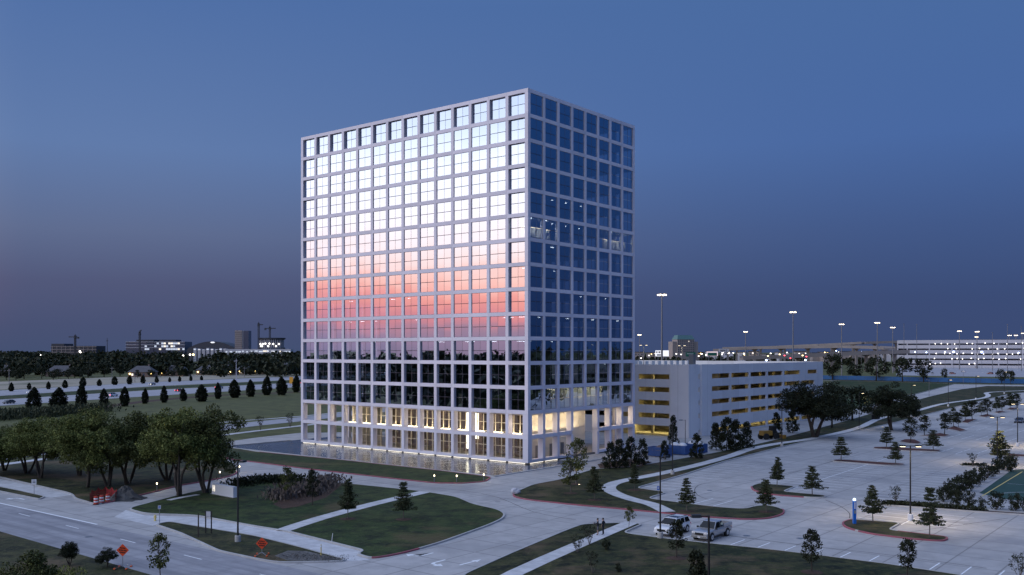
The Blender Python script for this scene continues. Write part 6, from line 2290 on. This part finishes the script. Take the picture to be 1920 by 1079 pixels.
def crane(x, ytop, jib_px, label, Y=1680.0, counter=10, tilt=0.0):
    t = thing('tower_crane', label, 'crane', W(x, Y))
    h_ = zpx(ytop, Y)
    k_ = Y / F
    mm = MB()
    for a in (-1, 1):
        for b in (-1, 1):
            mm.box(a * 1.1 - .35, a * 1.1 + .35, b * 1.1 - .35, b * 1.1 + .35, 0, h_)
    for q in range(int(h_ / 3)):
        mm.box(-1.2, 1.2, -1.15, 1.15, q * 3, q * 3 + .5)
    mm.build('mast', 'far_dark', t, kind='stuff')
    MB().bar((-counter * k_, 0, h_ - 3), (jib_px * k_, 0, h_ - 3 + tilt), 1.4, 1.6).build('jib', 'far_dark', t)
    MB().box(-counter * k_, (-counter + 3) * k_, -1.5, 1.5, h_ - 6, h_ - 3).build('counterweight', 'far_dark', t)
    MB().box(-1.6, 1.6, -2, 2, h_ - 6, h_ - 3).build('cab', 'far_dark', t)
    MB().bar((0, 0, h_ - 2), (0, 0, h_ + 2), .8, .8).build('apex', 'far_dark', t)


def block(name, label, x0, x1, y0, m_, Y=YB, depth=40.0):
    t = thing(name, label, 'building', W((x0 + x1) / 2, Y))
    w_ = (x1 - x0) * Y / F
    MB().box(-w_ / 2, w_ / 2, 0, depth, 0, zpx(y0, Y)).build('body', m_, t)
    return t, w_, zpx(y0, Y)


t, w_, zt = block('unfinished_building', 'dark unfinished concrete building under the left tower crane', 96, 180, 649, 'far_dark')
for k in range(3):
    MB().box(-w_ / 2 - 1, w_ / 2 + 1, -.8, -.02, zt - 2 - k * 5, zt - 1.0 - k * 5).build('slab_edge', 'far_tan', t)
MB().box(-w_ / 2, -w_ / 2 + 24 * ub_, .5, 36, zt, zt + 4).build('upper_floor', 'far_dark', t)
for k in range(10):
    MB().box(-w_ / 2 + 2 + k * 8, -w_ / 2 + 3 + k * 8, -.6, -.02, zt - 12, zt).build('column', 'far_tan', t)
MB().ball((14, -2, zt - 12), 1.4, 8, 5).build('site_lamp', 'far_lamp', t)
crane(141, 629, -12, 'flat-topped tower crane above the dark unfinished building at left', counter=-4)
ap = thing('radio_mast', 'thin radio mast between the crane and the bright offices', 'mast', W(201, YB))
MB().tube([(0, 0, 0), (0, 0, zpx(634))], [.9, .4], 5).build('shaft', 'far_dark', ap)
MB().box(-2, 2, -.5, .5, zpx(640), zpx(639)).build('antenna', 'far_dark', ap)
rbx = random.Random(33)


def office_row(label, x0, x1, y0, glassrows, Y=YB, frac=.3, top=None):
    t, w_, zt = block('office_block', label, x0, x1, y0, 'far_glass', Y)
    n_ = int(w_ / 4.2)
    for r_ in range(glassrows):
        MB().box(-w_ / 2 - .5, w_ / 2 + .5, -.7, -.01, zt - 1.0 - r_ * 5.2, zt - r_ * 5.2).build('floor_band', 'far_pale', t)
        for q in range(n_):
            if rbx.random() < frac:
                MB().box(-w_ / 2 + .5 + q * 4.2, -w_ / 2 + 4.2 + q * 4.2, -.4, -.01, zt - 4.6 - r_ * 5.2, zt - 1.6 - r_ * 5.2).build('window', rbx.choice(('far_window', 'far_window_cool')), t)
    if top:
        MB().box(-w_ / 2 + top[0] * w_, -w_ / 2 + top[1] * w_, 2, 30, zt, zt + 3.6 * ub_).build('plant_room', 'far_dark', t)
    return t


office_row('pale glass office block with a dark roof box, left of the bright pair', 236, 288, 641, 3, frac=.16, top=(.36, 1.0))
office_row('brightly lit glass office block right of the pale one', 289, 346, 641, 3, frac=.5, top=(.15, .7))
crane(262, 622, 3, 'thin leaning luffing crane above the pale offices', counter=1, tilt=6)
# arena with a shallow dome
ar = thing('arena', 'wide low arena with a dark shallow dome and lit entrance', 'building', W(397, YB))
dm = MB()
nn = 28
for k in range(nn + 1):
    f = k / nn * 2 - 1
    h_ = zpx(656) + (zpx(640.5) - zpx(656)) * max(0, 1 - f * f) ** .9
    dm.v += [(f * 47 * ub_, 0, h_), (f * 47 * ub_, 60, h_), (f * 47 * ub_, 0, 0), (f * 47 * ub_, 60, 0)]
for k in range(nn):
    a = k * 4
    dm.f += [(a, a + 4, a + 5, a + 1), (a + 2, a + 6, a + 4, a)]
dm.build('dome', 'far_dark', ar)
MB().ball((2 * ub_, -1, zpx(642.5)), (4.2 * ub_, 1.0, 1.4 * ub_), 14, 6).build('roof_sign', 'screen_white', ar)
for k in range(9):
    MB().box((-30 + k * 8) * ub_, (-25 + k * 8) * ub_, -12, -2, 0, zpx(653 + (k % 3))).build('annexe', 'far_pale', ar)
    MB().box((-29.5 + k * 8) * ub_, (-25.5 + k * 8) * ub_, -12.6, -12.05, zpx(656.5), zpx(654.6 + (k % 3))).build('lit_front', ('far_window_cool', 'screen_white', 'far_window_cool')[k % 3], ar)
# plain slab tower
t, w_, zt = block('slab_tower', 'plain dark slab tower on the left horizon', 441, 466, 620.5, 'far_glass', depth=18)
MB().box(-w_ / 2 - .3, w_ * .02, -1.5, -.02, 0, zt + .5).build('pale_wing', 'far_tan', t)
for k in range(12):
    MB().box(-w_ / 2, w_ * .02, -1.75, -1.52, zt - 3 - k * 3.6, zt - 2.5 - k * 3.6).build('floor_line', 'far_dark', t)
MB().box(w_ * .06, w_ * .1, -.4, -.02, 0, zt).build('fin', 'far_pale', t)
# round building under construction with bright site lamps
rc = thing('round_building', 'round unfinished building with bright site lamps between two cranes', 'building', W(510, YB))
z0_, z1_, z2_ = zpx(650), zpx(637), zpx(634)
MB().lathe([(24 * ub_, 0), (24 * ub_, z0_ - 2)], 24).build('drum', 'far_pale', rc)
MB().lathe([(22 * ub_, z0_ - 2), (22 * ub_, z1_)], 24).build('upper_drum', 'far_dark', rc)
MB().lathe([(24 * ub_, z1_), (25 * ub_, z2_)], 24).build('roof_ring', 'far_dark', rc)
for k in range(20):
    a = PI + PI * (k + .5) / 20
    c, s = math.cos(a), math.sin(a)
    MB().bar((c * 24.2 * ub_, s * 24.2 * ub_, z0_ - 7), (c * 24.2 * ub_, s * 24.2 * ub_, z0_ - 2), 2.2, .6).build('window', 'far_dark', rc)
    MB().bar((c * 22.2 * ub_, s * 22.2 * ub_, z0_ - 2), (c * 22.2 * ub_, s * 22.2 * ub_, z1_), .9, .9).build('column', 'far_pale', rc)
for k, (f, zz) in enumerate(((-.8, .5), (-.72, .25), (-.6, .2), (-.55, .5), (-.3, .55), (-.05, .2), (.05, .55), (.35, .5), (.55, .2), (.75, .5))):
    yy_ = -math.sqrt(max(0, 1 - f * f)) * 22.6 * ub_
    MB().ball((f * 22.4 * ub_, yy_ - .5, z0_ - 2 + (z1_ - z0_) * zz), (1.4, 1.2, 1.4), 8, 5).build('site_lamp', 'far_lamp', rc)
crane(485, 606, 8, 'left and taller tower crane beside the round building', counter=2)
crane(506, 613, 11, 'right and shorter tower crane beside the round building', counter=10)
t, w_, zt = block('low_mall', 'long low white lit building below the left horizon towers', 420, 545, 655, 'far_pale', YB - 60, 20)
for k in range(16):
    zz_ = rbx.uniform(0, 1.5)
    MB().box(-w_ / 2 + 3 + k * 7.2, -w_ / 2 + 3 + rbx.uniform(2, 6.5) + k * 7.2, -.5, -.02, zt - 4.5 - zz_, zt - 2.4 - zz_).build('lit_front', rbx.choice(('far_window_cool', 'screen_white', 'far_window_cool', 'far_window')), t)
# lamps among the far treetops
for k, (x, y) in enumerate(((78, 668), (152, 661), (345, 669), (358, 667), (364, 667))):
    Y = 1100.0
    t = thing('street_light', ordn(k) + ' tiny street light from the left among the far treetops', 'street light', W(x, Y), 0, 'street lights among the treetops')
    z_ = CAMH - (y - YH) * Y / F
    MB().tube([(0, 0, 0), (0, 0, z_ + 1)], .15, 5).build('pole', 'grey_metal', t)
    MB().ball((0, -3, z_ + 1), 1.1, 8, 5).build('lamp', 'far_lamp' if k != 4 else 'amber_lamp', t)
